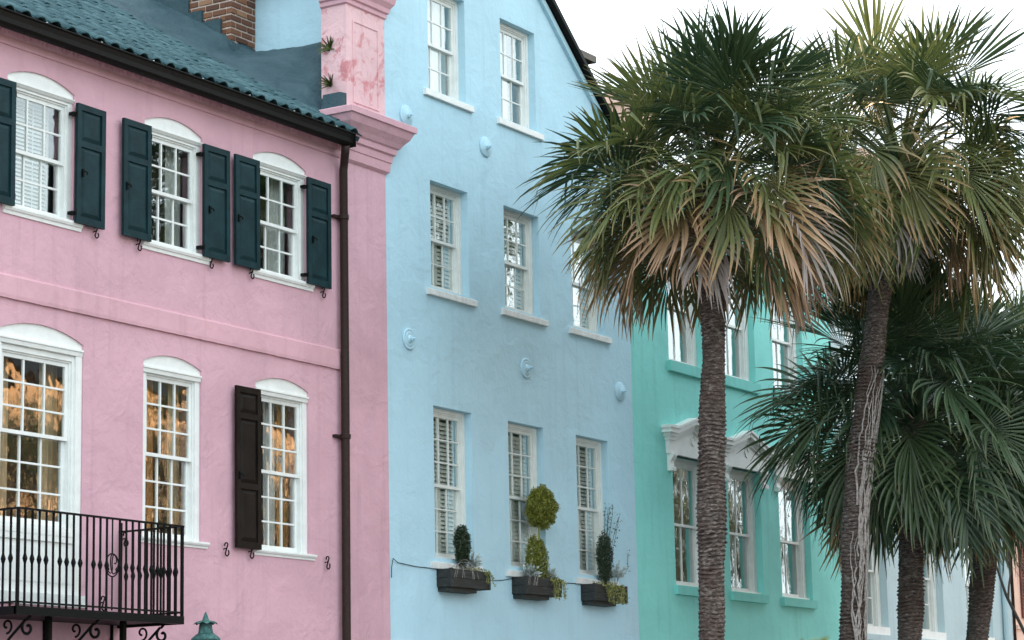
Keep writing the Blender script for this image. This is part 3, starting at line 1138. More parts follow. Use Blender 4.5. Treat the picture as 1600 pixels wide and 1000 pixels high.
for o in list(pink.children):
    if o.name == 'window':
        louvres(o, 21.62, 22.26, 8.43, 9.97, .36, M['white'], 1, .05, 45, .05)

# ------------------------------------------------------------------ balcony
bal = thing('balcony', (21.8, -.5, 3.5), 'black wrought-iron balcony with monogram medallion in front of the tall arched window', 'balcony')
BU0, BU1, BD, ZF, ZT = 20.38, 23.25, 1.0, 3.58, 4.65
m = MB().box(BU0, BU1, -BD, .01, ZF-.10, ZF-.04)
m.box(BU0-.02, BU1+.02, -BD-.02, -BD+.03, ZF-.13, ZF-.035)
m.box(BU0-.02, BU0+.03, -BD, .01, ZF-.131, ZF-.036)
m.box(BU1-.03, BU1+.02, -BD, .01, ZF-.131, ZF-.036)
m.build('floor', M['iron'], bal)
for nm, x0, x1, y0, y1 in (('handrail', BU0-.02, BU1+.02, -BD-.02, -BD+.02), ('handrail', BU0-.02, BU0+.02, -BD+.02, .01), ('handrail', BU1-.02, BU1+.02, -BD+.02, .01)):
    MB().box(x0, x1, y0, y1, ZT-.022, ZT).build(nm, M['iron'], bal)
    MB().box(x0+.004, x1-.004, y0+.004, y1-.004, ZF+.0, ZF+.02).build('bottom_rail', M['iron'], bal)


def baluster(x, y, z0, z1, knuckle=True, r=.010):
    m = MB().box(-r, r, -r, r, 0, z1-z0)
    if knuckle:
        zc = (z1-z0)*.49
        q = .021
        m.rings([[(-e, -e, zc+h), (e, -e, zc+h), (e, e, zc+h), (-e, e, zc+h)] for e, h in ((r, -.055), (q, 0), (r, .055))])
    return m


bm_k = bpy.data.meshes.new('baluster')
mm = baluster(0, 0, ZF-.04, ZT-.01)
bm_k.from_pydata(mm.v, [], mm.f)
bm_k.materials.append(M['iron'])
bm_p = bpy.data.meshes.new('baluster')
mm = baluster(0, 0, ZF-.04, ZT-.01, False)
bm_p.from_pydata(mm.v, [], mm.f)
bm_p.materials.append(M['iron'])
NB = 25
MED = 21.97
for i in range(1, NB):
    x = BU0+(BU1-BU0)*i/NB
    if abs(x-MED) < .04: continue
    inst('baluster', bm_p if i % 5 == 0 and i < 12 else bm_k, bal, (x, -BD, ZF-.04))
for i in range(1, 9):
    for x in (BU0, BU1):
        inst('baluster', bm_k, bal, (x, -BD*i/9, ZF-.04))
for x, y in ((BU0, -BD), (BU1, -BD), (BU0, -.02), (BU1, -.02)):
    m = MB().box(x-.016, x+.016, y-.016, y+.016, ZF-.13, ZT+(.10 if y > -.5 else 0))
    m.build('post', M['iron'], bal)
# medallion with interlaced script letters
zc = 4.09
m = MB()
m.tube([(MED, -BD, ZF-.02), (MED, -BD, zc-.135)], .010, 6).tube([(MED, -BD, zc+.135), (MED, -BD, ZT-.01)], .010, 6)
m.tube([(MED+.115*math.cos(R(a)), -BD, zc+.135*math.sin(R(a))) for a in range(0, 361, 15)], .009, 6)
med = m.build('medallion', M['iron'], bal)


def stroke(pts, r=.008):
    MB().tube([(MED+x*.115, -BD-.004, zc+z*.135) for x, z in pts], r, 5).build('letter_stroke', M['iron'], med, smooth=True)


stroke([(-.02, .98), (-.22, .8), (-.32, .4), (-.30, 0), (-.2, -.35), (-.05, -.62), (.1, -.75), (.35, -.72), (.62, -.55), (.78, -.3), (.66, -.2), (.52, -.34), (.6, -.5)])
stroke([(.12, .9), (-.02, .5), (-.06, .1), (.0, -.3), (-.1, -.66), (-.35, -.72), (-.62, -.58), (-.8, -.34), (-.72, -.2), (-.55, -.3), (-.58, -.46)])
stroke([(.12, .9), (.4, .88), (.62, .6), (.6, .28), (.42, .12), (.3, .2)])

# scroll brackets under the floor
def spiral(cy, cz, r0, r1, a0, a1, n=16):
    return [(cy+(r0+(r1-r0)*i/n)*math.cos(R(a0+(a1-a0)*i/n)), cz+(r0+(r1-r0)*i/n)*math.sin(R(a0+(a1-a0)*i/n))) for i in range(n+1)]


for x in (20.75, 21.9, 23.1):
    m = MB()
    a = spiral(-.82, ZF-.26, .02, .10, 60, 430)
    b = [(-.55, ZF-.36), (-.40, ZF-.52), (-.28, ZF-.66)]
    c = spiral(-.22, ZF-.86, .17, .04, 120, -260)
    m.tube([(x, p_[0], p_[1]) for p_ in a+b+c], .018, 6)
    m.tube([(x, -.02, ZF-.1), (x, -.02, ZF-1.15)], .02, 6)
    m.tube([(x, -.86, ZF-.12), (x, -.80, ZF-.17)], .018, 6)
    m.tube([(x, q[0], q[1]) for q in spiral(-.5, ZF-.22, .09, .02, 270, -90)], .014, 6)
    m.build('scroll_bracket', M['iron'], bal, smooth=True)
for x in (21.3, 22.6):
    MB().box(x-.03, x+.03, -.66, -.60, ZF-.42, ZF-.09).box(x-.05, x+.28, -.665, -.595, ZF-.45, ZF-.42).build('hanger', M['iron'], bal)

# ------------------------------------------------------------------ street lantern
LX, LY = 22.22, -2.2
lamp = thing('street_lantern', (LX, LY, 0), 'verdigris topped lantern on a post below the balcony end', 'street lamp')
m = MB()
m.lathe([(.10, 0), (.10, .25), (.06, .32), (.045, .6), (.038, 1.6), (.036, 2.45), (.055, 2.5), (.04, 2.56)], (LX, LY, 0), 12)
m.build('post', M['verdigris'], lamp, smooth=True)
m = MB().lathe([(.06, 2.55), (.10, 2.58), (.105, 2.62)], (LX, LY, 0), 6)
for k_ in range(6):
    a = 2*math.pi*k_/6
    m.tube([(LX+.10*math.cos(a), LY+.10*math.sin(a), 2.6), (LX+.155*math.cos(a), LY+.155*math.sin(a), 3.17)], .009, 5)
m.build('frame', M['verdigris'], lamp)
for k_ in range(6):
    a0, a1 = 2*math.pi*k_/6, 2*math.pi*(k_+1)/6
    MB().add([(LX+.10*math.cos(a0), LY+.10*math.sin(a0), 2.62), (LX+.10*math.cos(a1), LY+.10*math.sin(a1), 2.62),
              (LX+.153*math.cos(a1), LY+.153*math.sin(a1), 3.16), (LX+.153*math.cos(a0), LY+.153*math.sin(a0), 3.16)], [(0, 1, 2, 3)]).build('pane', M['glass'], lamp)
m = MB().lathe([(.165, 3.155), (.172, 3.17), (.165, 3.19), (.125, 3.225), (.088, 3.25), (.080, 3.30), (.072, 3.36), (.062, 3.375), (.048, 3.385), (.030, 3.43), (.016, 3.47), (.004, 3.495)], (LX, LY, 0), 12)
cap = m.build('cap', M['verdigris'], lamp)
m = MB()
n = 32
rg = []
for (q, z, wv) in ((.066, 3.385, 0), (.10, 3.372, .3), (.128, 3.358, 1), (.132, 3.362, 1), (.10, 3.38, .3), (.05, 3.395, 0)):
    rg.append([(LX+(q+.008*wv*math.cos(8*2*math.pi*k_/n))*math.cos(2*math.pi*k_/n), LY+(q+.008*wv*math.cos(8*2*math.pi*k_/n))*math.sin(2*math.pi*k_/n), z-.012*wv*math.cos(8*2*math.pi*k_/n)) for k_ in range(n)])
m.rings(rg)
m.build('crown', M['verdigris'], cap)

# ------------------------------------------------------------------ window boxes and their plants
def leaf_cloud(m, rng, n, fn, size, up=.3):
    for _ in range(n):
        p = Vector(fn(rng))
        d = Vector((rng.gauss(0, 1), rng.gauss(0, 1), rng.gauss(0, 1)+up)).normalized()
        e = d.orthogonal().normalized()
        a = rng.uniform(0, 6.28)
        e = (Matrix.Rotation(a, 3, d) @ e)
        g = d.cross(e)
        s_ = size*rng.uniform(.6, 1.3)
        m.add([p, p+e*s_*.5+g*s_*.22, p+e*s_+d*s_*.1, p+e*s_*.5-g*s_*.22], [(0, 1, 2, 3)])


def ell(cx, cy, cz, rx, ry, rz, shell=.45, egg=0.0, bumps=0.0, ph=0.0):
    def fn(rng):
        v = Vector((rng.gauss(0, 1), rng.gauss(0, 1), rng.gauss(0, 1))).normalized()
        q = (shell+(1-shell)*rng.random()**.4)
        z = v.z
        k_ = 1-egg*z
        if bumps:
            q *= 1+bumps*math.sin(v.x*6+ph)*math.sin(v.y*5+2*ph)*math.sin(v.z*7+ph)
        return (cx+rx*v.x*q*k_, cy+ry*v.y*q*k_, cz+rz*z*q)
    return fn


def plant_obj(name, mat, builder, label, cat, group=None, seed=0):
    m = MB()
    builder(m, random.Random(seed))
    return tag(m.build(name, mat), label, cat, group)


BX = [(30.38, 31.46), (32.50, 33.58), (34.63, 35.72)]
words = ('dark columnar shrub', 'clipped ball topiary', 'tall wispy stems')
for i, (a, b) in enumerate(BX):
    t = thing('window_box', ((a+b)/2, -.12, 4.32), ('dark wooden window box holding the short dark columnar shrub', 'dark wooden window box holding the clipped ball topiary',
                                                   'dark wooden window box holding the dark shrub and wispy stems')[i], 'planter')
    y0, y1 = -.245, YB+.003
    zb, zt = 4.33, 4.60
    for r in range(2):
        h = (zt-zb)/2
        MB().box(a+.03, b-.03, y0, y0+.022, zb+r*h+.003, zb+(r+1)*h-.003).build('board', M['wood'], t)
        for x0, x1 in ((a, a+.022), (b-.022, b)):
            MB().box(x0, x1, y0+.03, y1, zb+r*h+.003, zb+(r+1)*h-.003).build('board', M['wood'], t)
    for x0 in (a, b-.05):
        MB().box(x0-.004, x0+.05, y0-.012, y0+.03, zb-.005, zt+.005).build('corner_post', M['wood'], t)
    MB().box(a+.02, b-.02, y0+.02, y1, zb-.006, zb+.02).build('base', M['wood'], t)
    MB().box(a+.03, b-.30, y0+.05, y1, zb-.065, zb-.007).build('support', M['wood'], t)
    MB().box(a+.023, b-.023, y0+.023, y1-.003, zt-.06, zt-.035).build('soil', M['soil'], t)


def col_shrub(cx, cz, h, rx, lean=0.0):
    def bl(m, rng):
        m.tube([(cx, -.115, 4.54), (cx+lean, -.115, cz+h*.3)], .012, 5)
        leaf_cloud(m, rng, 5200, ell(cx+lean*.5, -.115, cz, rx, .11, h/2, .3, -.10, .22, cx), .034, .8)
    return bl


plant_obj('columnar_shrub', M['box_dark'], col_shrub(30.90, 4.97, .62, .15), 'short dark columnar shrub with tufted tips in a window box', 'shrub', seed=1)
plant_obj('columnar_shrub', M['box_dark'], col_shrub(35.22, 5.06, .86, .20), 'tall dark columnar shrub in the box nearest the mint green house', 'shrub', seed=2)


def topiary(m, rng):
    m.tube([(33.08, -.12, 4.54), (33.10, -.12, 5.0), (33.16, -.12, 5.5)], .016, 6)
    leaf_cloud(m, rng, 13000, ell(33.23, -.12, 5.735, .33, .21, .335, .55, .10, .17, 1), .036, .9)
    leaf_cloud(m, rng, 3500, ell(32.95, -.12, 4.92, .15, .11, .36, .4, .25, .15, 2), .034, 1.2)
    leaf_cloud(m, rng, 3500, ell(33.17, -.12, 4.90, .15, .11, .34, .4, .25, .15, 3), .034, 1.2)


plant_obj('topiary_tree', M['topiary'], topiary, 'yellow-green clipped topiary, a ball on a stem above a cone', 'topiary', seed=3)


def silver_plant(cx, cz, r):
    def bl(m, rng):
        m.tube([(cx, -.13, 4.54), (cx, -.13, cz)], .012, 5)
        for _ in range(46):
            v = Vector((rng.gauss(0, 1), rng.gauss(0, .8)-.3, abs(rng.gauss(0, 1))*.9-.1)).normalized()
            tip = Vector((cx, -.13, cz-.06))+Vector((v.x*r*1.2, v.y*r, v.z*r*1.25))*rng.uniform(.6, 1)
            base = Vector((cx, -.13, cz-.08))
            for s_ in range(5):
                p = base.lerp(tip, .35+.16*s_)
                q = v.orthogonal().normalized()*.022
                q = Matrix.Rotation(rng.uniform(0, 6.28), 3, v) @ q
                m.add([p-v*.02, p+q, p+v*.045, p-q], [(0, 1, 2, 3)])
    return bl


for i, (x, z, r, lb) in enumerate(((31.14, 4.75, .17, 'silver dusty miller beside the short dark columnar shrub'),
                                   (32.83, 4.70, .15, 'silver dusty miller at the left foot of the ball topiary'),
                                   (33.42, 4.69, .14, 'silver dusty miller at the green-house side of the ball topiary'),
                                   (35.52, 4.83, .22, 'silver dusty miller beside the tall dark columnar shrub'))):
    plant_obj('dusty_miller', M['silver'], silver_plant(x, z, r), lb, 'plant', 'silver plants in the window boxes', 10+i)


def ivy(u0, u1, n, hang):
    def bl(m, rng):
        for _ in range(n):
            x = rng.uniform(u0, u1)
            p = Vector((x, -.18, 4.58))
            pts = [p.copy()]
            v = Vector((rng.uniform(-.05, .08), -.10, .05))
            for s_ in range(7):
                v += Vector((rng.uniform(-.03, .03), rng.uniform(-.01, .012), -.045))
                v.y = max(v.y, -.03) if s_ > 1 else v.y
                p = p+v*.34*hang
                p.y = max(min(p.y, -.262), -.31) if p.z < 4.60 else p.y
                pts.append(p.copy())
            m.tube(pts, .004, 4)
            for q in pts[1:]:
                for _2 in range(2):
                    leaf_cloud(m, rng, 1, lambda r_: q+Vector((r_.uniform(-.02, .02), r_.uniform(-.02, 0), r_.uniform(-.02, .02))), .045)
        leaf_cloud(m, rng, 150, lambda r_: (r_.uniform(u0-.1, u1), r_.uniform(-.22, -.06), 4.57+.08*r_.random()), .045, 1)
    return bl


plant_obj('trailing_ivy', M['ivy'], ivy(31.15, 31.42, 5, .5), 'sparse yellow-green trailing plant in the box with the short dark shrub', 'plant', seed=20)
plant_obj('trailing_ivy', M['ivy'], ivy(33.15, 33.55, 11, .9), 'yellow-green ivy trailing over the box of the ball topiary', 'plant', seed=21)
plant_obj('trailing_ivy', M['ivy'], ivy(34.85, 35.55, 20, .85), 'dense yellow-green ivy covering the box with the wispy stems', 'plant', seed=22)


def dry(u0, u1, n):
    def bl(m, rng):
        for _ in range(n):
            x = rng.uniform(u0, u1)
            h, w = rng.uniform(.05, .14), rng.uniform(-.28, .28)
            y_e = -.29
            pts = []
            for s_ in range(9):
                t = s_/8
                pts.append((x+w*t, -.12+(y_e+.12)*min(1, t*1.4), 4.56+h*4*t*(1-t)*1.3-.14*t*t+.04))
            m.tube(pts, .0026, 4)
    return bl


plant_obj('dry_stems', M['vine'], dry(30.5, 30.9, 8), 'bare dry stems drooping over the box with the short dark shrub', 'plant', seed=30)
plant_obj('dry_stems', M['vine'], dry(32.6, 33.0, 6), 'bare dry stems drooping over the box of the ball topiary', 'plant', seed=31)


def wisp(m, rng):
    for j in range(7):
        x = 35.25+rng.uniform(-.12, .1)
        p = Vector((x, -.11, 4.54))
        v = Vector((rng.uniform(.0, .04), rng.uniform(-.01, .01), .16))
        pts = [p.copy()]
        for s_ in range(9):
            v += Vector((rng.uniform(-.02, .025), 0, rng.uniform(-.012, .004)))
            p = p+v
            pts.append(p.copy())
        m.tube(pts, .0045, 4)
        for q in pts[4:]:
            leaf_cloud(m, rng, 5, lambda r_: q+Vector((r_.uniform(-.07, .07), r_.uniform(-.03, .03), r_.uniform(-.07, .07))), .04)


plant_obj('wispy_shrub', M['box_dark'], wisp, 'thin wispy leafy stems rising above the tall dark columnar shrub', 'plant', seed=33)


def side_vine(m, rng):
    pts = [(35.6, -.1, 4.56), (35.75, -.06, 4.75), (36.0, -.02, 4.80), (36.2, -.005, 4.95), (36.22, -.005, 5.2)]
    m.tube(pts, .004, 4)
    for q in pts[1:]:
        leaf_cloud(m, rng, 5, lambda r_: (q[0]+r_.uniform(-.05, .05), min(q[1], -.02), q[2]+r_.uniform(-.05, .08)), .035)


plant_obj('wall_vine', M['twig'], side_vine, 'thin vine reaching across the blue wall towards the mint green house', 'plant', seed=34)

# thin cable along the blue wall
pts = [(29.16, -.02, 4.40), (29.15, -.03, 4.55), (29.19, -.03, 4.68), (29.35, -.005, 4.63), (29.8, -.005, 4.60), (30.3, -.005, 4.60), (31.0, -.003, 4.56), (31.5, -.003, 4.55), (31.9, -.003, 4.51),
       (32.2, -.003, 4.53), (32.6, -.003, 4.59), (33.5, -.003, 4.6), (34.0, -.003, 4.585), (34.4, -.003, 4.60), (34.7, -.003, 4.60)]
tag(MB().tube(pts, .006, 5).build('cable', M['gutter'], smooth=True), 'thin dark cable strung along the blue wall behind the window boxes', 'cable')


# ferns on the pier
def fern(u, y, z, s_):
    def bl(m, rng):
        for _ in range(16):
            v = Vector((-rng.uniform(.2, 1), rng.uniform(-.9, .9), rng.uniform(-.5, 1.1))).normalized()
            base = Vector((u+.01, y, z))
            if _ == 0: m.tube([(u-.02, y, z-.03), (u+.03, y, z)], [.02, .03], 6)
            m.tube([base, base+v*s_*.95], .004, 4)
            for k_ in range(6):
                p = base+v*s_*(.15+.16*k_)
                w = s_*.14*(1-k_/8)
                a = v.cross(Vector((1, 0, 0))).normalized()*w
                m.add([p-v*.02, p+a+v*.02, p+v*.05*s_*4, p-a+v*.02], [(0, 1, 2, 3)])
    return bl


plant_obj('fern', M['fern'], fern(28.17, .30, 12.15, .17), 'small brownish fern sprouting high on the peeling pink pier', 'fern', seed=40)
plant_obj('fern', M['fern'], fern(28.17, .28, 11.60, .17), 'small green fern sprouting low on the pink pier above the tar flashing', 'fern', seed=41)

# ------------------------------------------------------------------ palms
def frond_mesh(name, e0, Lp, L, droop, bend, cb, seed, fold=28, nseg=44, spread=118):
    rng = random.Random(seed)
    vs, fs, al, tn = [], [], [], []

    def addv(p, a, t_):
        vs.append((p.x, p.y, p.z))
        al.append(a)
        tn.append(t_)
        return len(vs)-1
    # petiole and costa path in the XZ plane
    ang = R(e0)
    p = Vector((0, 0, 0))
    path = [(p.copy(), ang)]
    for i in range(8):
        ang -= R(bend)/8*(.4+1.2*i/8)
        p = p+Vector((math.cos(ang), 0, math.sin(ang)))*(Lp/8)
        path.append((p.copy(), ang))
    for k_ in range(8):
        for side in range(4):
            pass
    rings_ = []
    for i, (q, a) in enumerate(path):
        w = .034*(1-i/8)+.013
        h = .018*(1-i/8)+.009
        nx = Vector((-math.sin(a), 0, math.cos(a)))
        rings_.append([addv(q+Vector((0, w, 0))*1.0, 0, 0), addv(q+nx*h, 0, 0), addv(q+Vector((0, -w, 0)), 0, 0), addv(q-nx*h, 0, 0)])
    for i in range(8):
        for j in range(4):
            fs.append((rings_[i][j], rings_[i][(j+1) % 4], rings_[i+1][(j+1) % 4], rings_[i+1][j]))
    costa = [(p.copy(), ang)]
    Lc = .46*L
    for i in range(8):
        ang -= R(cb)/8
        p = p+Vector((math.cos(ang), 0, math.sin(ang)))*(Lc/8)
        costa.append((p.copy(), ang))

    def cpt(t):
        x = t*8
        i = min(7, int(x))
        f = x-i
        a, b = costa[i], costa[i+1]
        return a[0].lerp(b[0], f), a[1]+(b[1]-a[1])*f
    da = 2*R(spread)/nseg
    NS = 8
    for i in range(nseg):
        t = -1+2*(i+.5)/nseg
        a = abs(t)
        sg = 1 if t > 0 else -1
        root, ca_ = cpt((1-a)**1.1)
        T = Vector((math.cos(ca_), 0, math.sin(ca_)))
        N = Vector((-math.sin(ca_), 0, math.cos(ca_)))
        fo = R(fold)*(.5+.5*a)
        Bv = (Vector((0, sg, 0))*math.cos(fo)+N*math.sin(fo))
        alp = a*R(spread)+rng.uniform(-.045, .045)
        d = (T*math.cos(alp)+Bv*math.sin(alp)).normalized()
        W = (-T*math.sin(alp)+Bv*math.cos(alp)).normalized()
        ln = L*(.66+.34*math.cos(a*1.35))*rng.uniform(.82, 1.12)
        wmax = max(.014, .48*ln*da*.54)*rng.uniform(.9, 1.12)
        pos = root.copy()
        tw = rng.uniform(-.16, .16)
        dr = droop*rng.uniform(.4, 1.5)
        if rng.random() < .22: dr *= rng.uniform(1.6, 2.6)
        kink = rng.randrange(3, 7) if rng.random() < .14 else 99
        tint = rng.random()**2
        prev = None
        for k_ in range(NS+1):
            x = k_/NS
            if k_:
                pos = pos+d*(ln/NS)
                if x > .36:
                    d = (d+Vector((rng.uniform(-.05, .05), rng.uniform(-.05, .05), -dr*(x-.22)))).normalized()
                    W = Matrix.Rotation(tw*.5, 3, d) @ W
                if k_ == kink:
                    d = (d*.5+Vector((rng.uniform(-.3, .3), rng.uniform(-.3, .3), -1))).normalized()
            Wp = (W-d*W.dot(d))
            if Wp.length < .05: Wp = d.orthogonal()
            Wp.normalize()
            Nn = d.cross(Wp)
            if Nn.dot(N) < 0: Nn = -Nn
            hw_ = wmax*(x/.48) if x < .48 else wmax*max(.0, 1-((x-.48)/.52)**1.6)
            hw_ = max(hw_, .0025)
            cur = (addv(pos-Wp*hw_, x, tint), addv(pos-Nn*hw_*.45, x, tint), addv(pos+Wp*hw_, x, tint))
            if prev:
                fs.append((prev[0], prev[1], cur[1], cur[0]))
                fs.append((prev[1], prev[2], cur[2], cur[1]))
            prev = cur
    me = bpy.data.meshes.new(name)
    me.from_pydata(vs, [], fs)
    at_ = me.attributes.new('along', 'FLOAT', 'POINT')
    at_.data.foreach_set('value', al)
    at_ = me.attributes.new('tint', 'FLOAT', 'POINT')
    at_.data.foreach_set('value', tn)
    me.update()
    return me


CLASSES = [  # elevation, petiole, blade, droop, petiole bend, costa bend
    (84, .95, 1.06, .05, 6, 12), (66, 1.08, 1.12, .10, 14, 30), (46, 1.12, 1.14, .20, 22, 48), (26, 1.12, 1.14, .30, 26, 58),
    (6, 1.08, 1.10, .38, 26, 64), (-14, 1.02, 1.06, .46, 22, 62), (-30, .80, 1.0, .46, 16, 50), (-50, .65, .95, .44, 12, 34)]
FM = {}


def get_frond(ci, var, mat):
    key = (ci, var, mat)
    if key not in FM:
        e, lp, l_, dr, bd, cb = CLASSES[ci]
        me = frond_mesh('frond', e, lp, l_, dr, bd, cb, ci*10+var)
        me.materials.append(M[mat])
        FM[key] = me
    return FM[key]


def palm(label, axis, r0, r1, nf, scale, seed, greens, old, emin=-20, emax=88, bare=0.0):
    """axis: trunk centre line from ground to hub"""
    rng = random.Random(seed)
    t = thing('palm_tree', (axis[0][0], axis[0][1], 0), label, 'palm', 'palms along the pavement')
    hub = Vector(axis[-1])
    # trunk: rings of ragged leaf scars
    pts = [Vector(a) for a in axis]
    seg = [(pts[i+1]-pts[i]).length for i in range(len(pts)-1)]
    tot = sum(seg)
    n_r = int(tot/.021)
    na = 30
    rgs = []
    ph = [rng.uniform(0, 6.28) for _ in range(6)]
    for k_ in range(n_r+1):
        s_ = tot*k_/n_r
        i = 0
        acc = s_
        while i < len(seg)-1 and acc > seg[i]:
            acc -= seg[i]
            i += 1
        # smooth the polyline slightly
        f = acc/seg[i]
        c = pts[i].lerp(pts[i+1], f)
        if 0 < i or f > 0:
            a_ = max(0, s_-.5)
            b_ = min(tot, s_+.5)

            def at_(x):
                j = 0
                while j < len(seg)-1 and x > seg[j]:
                    x -= seg[j]
                    j += 1
                return pts[j].lerp(pts[j+1], x/seg[j])
            if .5 < s_ < tot-.5:
                c = (at_(a_)+at_(b_)+c*2)/4
        q = s_/tot
        base = r0+(r1-r0)*q+.016*math.sin(s_*1.3+ph[0])+.009*math.sin(s_*4.1+ph[1])
        amp = .35+.65*abs(math.sin(s_*2.3+ph[4])*math.sin(s_*.9+ph[5]))+.25*rng.random()
        if s_ < .6: base += .10*(1-s_/.6)**2
        step = (k_ % 3)
        if step == 0:
            jr = [rng.random() for _ in range(na)]
            jr = [.55*jr[q_]+.45*jr[q_-1] if rng.random() < .8 else 0 for q_ in range(na)]
            zo = [.02*math.sin(a_*.7+rng.uniform(0, 6.28)) for a_ in range(na)]
        ring = []
        for j in range(na):
            a = 2*math.pi*j/na
            e = (.020, .006, -.017)[step]*(.05+1.9*jr[j])*amp+.005*math.sin(3*a+s_*5+ph[2])
            if rng.random() < .03: e -= .012
            ring.append((c.x+(base+e)*math.cos(a), c.y+(base+e)*math.sin(a), c.z+.014*math.sin(2*a+ph[3]+s_*2)+zo[j]*.5+rng.uniform(-.004, .004)))
        rgs.append(ring)
    MB().rings(rgs).build('trunk', M['trunk'], t, origin=(axis[0][0], axis[0][1], 0))
    # old leaf bases and fibre under the crown
    m = MB()
    for k_ in range(46):
        a = k_*2.4+rng.uniform(-.2, .2)
        zz = hub.z-1.25+1.35*k_/46
        d = Vector((math.cos(a), math.sin(a), 0))
        up = rng.uniform(.5, 1.3)
        b0 = Vector((hub.x, hub.y, zz))+d*(r1*.8)
        if zz < hub.z-.5:
            b0 += Vector((axis[-2][0]-hub.x, axis[-2][1]-hub.y, 0))*min(1, (hub.z-zz)/max(.1, hub.z-axis[-2][2]))
        L_ = rng.uniform(.16, .34)
        e = b0+d*L_*.75+Vector((0, 0, L_*up))
        sd_ = Vector((-d.y, d.x, 0))
        w0, w1 = .075, .032
        nn = (e-b0).cross(sd_).normalized()
        m.rings([[b0+sd_*w0, b0+nn*.03, b0-sd_*w0, b0-nn*.03], [e+sd_*w1, e+nn*.014, e-sd_*w1, e-nn*.014]])
    m.build('leaf_bases', M['boot'], t)
    # fronds
    for i in range(nf):
        f = (i+.5)/nf
        el = emax+(emin-emax)*(f**.85)+rng.uniform(-6, 6)
        ci = min(range(len(CLASSES)), key=lambda c_: abs(CLASSES[c_][0]-el))
        az = i*2.39996+rng.uniform(-.25, .25)
        g = f+rng.gauss(0, .09)
        if g > old[1]:
            mt = rng.choice(['frond_dead', 'frond_dead', 'frond_yellow', 'frond_grey'])
        elif g > old[0]:
            mt = rng.choice(['frond_yellow', 'frond_yellow', greens[0]])
        else:
            mt = rng.choice(greens)
        me = get_frond(ci, rng.randrange(4), mt)
        s_ = scale*rng.uniform(.88, 1.1)*(.86 if f > old[1] else 1)
        rt = hub+Vector((math.cos(az)*r1*.55, math.sin(az)*r1*.55, .22-.75*f))
        inst('frond', me, t, rt, (rng.uniform(-.5, .5), R(CLASSES[ci][0]-el)*.6+rng.uniform(-.08, .08), az), (s_, s_, s_))
    return t


palm('tall palm with a straight ringed trunk in front of the blue and mint houses', [(31.37, -3.92, 0), (31.42, -4.0, 3.4), (31.47, -4.08, 6.17), (31.51, -4.15, 7.48), (31.52, -4.17, 8.45), (31.54, -4.20, 10.02)],
     .185, .185, 88, 1.08, 1, ['frond_green', 'frond_green', 'frond_deep_shade'], (.64, .85), emin=-14)
p2 = palm('tall leaning palm whose trunk is wrapped in pale dead vine stems', [(36.24, -3.86, 0), (36.31, -4.0, 3.57), (36.39, -4.13, 5.78), (36.56, -4.41, 7.75), (36.66, -4.57, 8.96), (36.93, -4.97, 11.35)],
          .205, .20, 80, 1.14, 2, ['frond_green', 'frond_deep_shade', 'frond_green'], (.62, .84), emin=-42)
palm('short upright palm with a crown coloured darker green for shade, behind the vine-wrapped palm', [(38.6, -3.9, 0), (38.69, -4.0, 3.65), (38.77, -4.14, 6.15), (38.82, -4.22, 7.40)],
     .20, .195, 74, 1.21, 3, ['frond_deep_shade'], (.97, 1.05), emin=-30)
palm('short palm with a crooked rough trunk next to the bare shrub', [(41.4, -3.5, 0), (41.77, -4.0, 3.76), (41.90, -4.20, 5.35), (41.99, -4.36, 6.50), (42.08, -4.50, 7.65)],
     .20, .20, 74, 1.16, 4, ['frond_deep_shade', 'frond_deep_shade', 'frond_green'], (.94, 1.02), emin=-30)


# dead vine stems on the second trunk
def vine_stems(m, rng):
    ax = [Vector(a) for a in [(36.24, -3.86, 0), (36.31, -4.0, 3.57), (36.39, -4.13, 5.78), (36.56, -4.41, 7.75), (36.66, -4.57, 8.96)]]

    def c_at(z):
        for i in range(len(ax)-1):
            if ax[i].z <= z <= ax[i+1].z:
                return ax[i].lerp(ax[i+1], (z-ax[i].z)/(ax[i+1].z-ax[i].z))
        return ax[-1]
    for j in range(42):
        z = rng.uniform(0.2, 6.2)
        a = R(rng.uniform(-150, -45))
        top = min(8.0, z+rng.uniform(1.2, 3.4))
        r_t = rng.uniform(.010, .021)
        pts, rad = [], []
        while z < top:
            c = c_at(z)
            pts.append((c.x+.228*math.cos(a), c.y+.228*math.sin(a), z))
            z += .11
            a += rng.uniform(-.16, .17)
            a = max(R(-170), min(R(-30), a))
        n_ = len(pts)
        if n_ > 3:
            m.tube(pts, [r_t*(1-.6*i/n_) for i in range(n_)], 5)


plant_obj('climbing_vine', M['vine'], vine_stems, 'pale dead vine stems clinging to the leaning palm trunk', 'vine', seed=50)


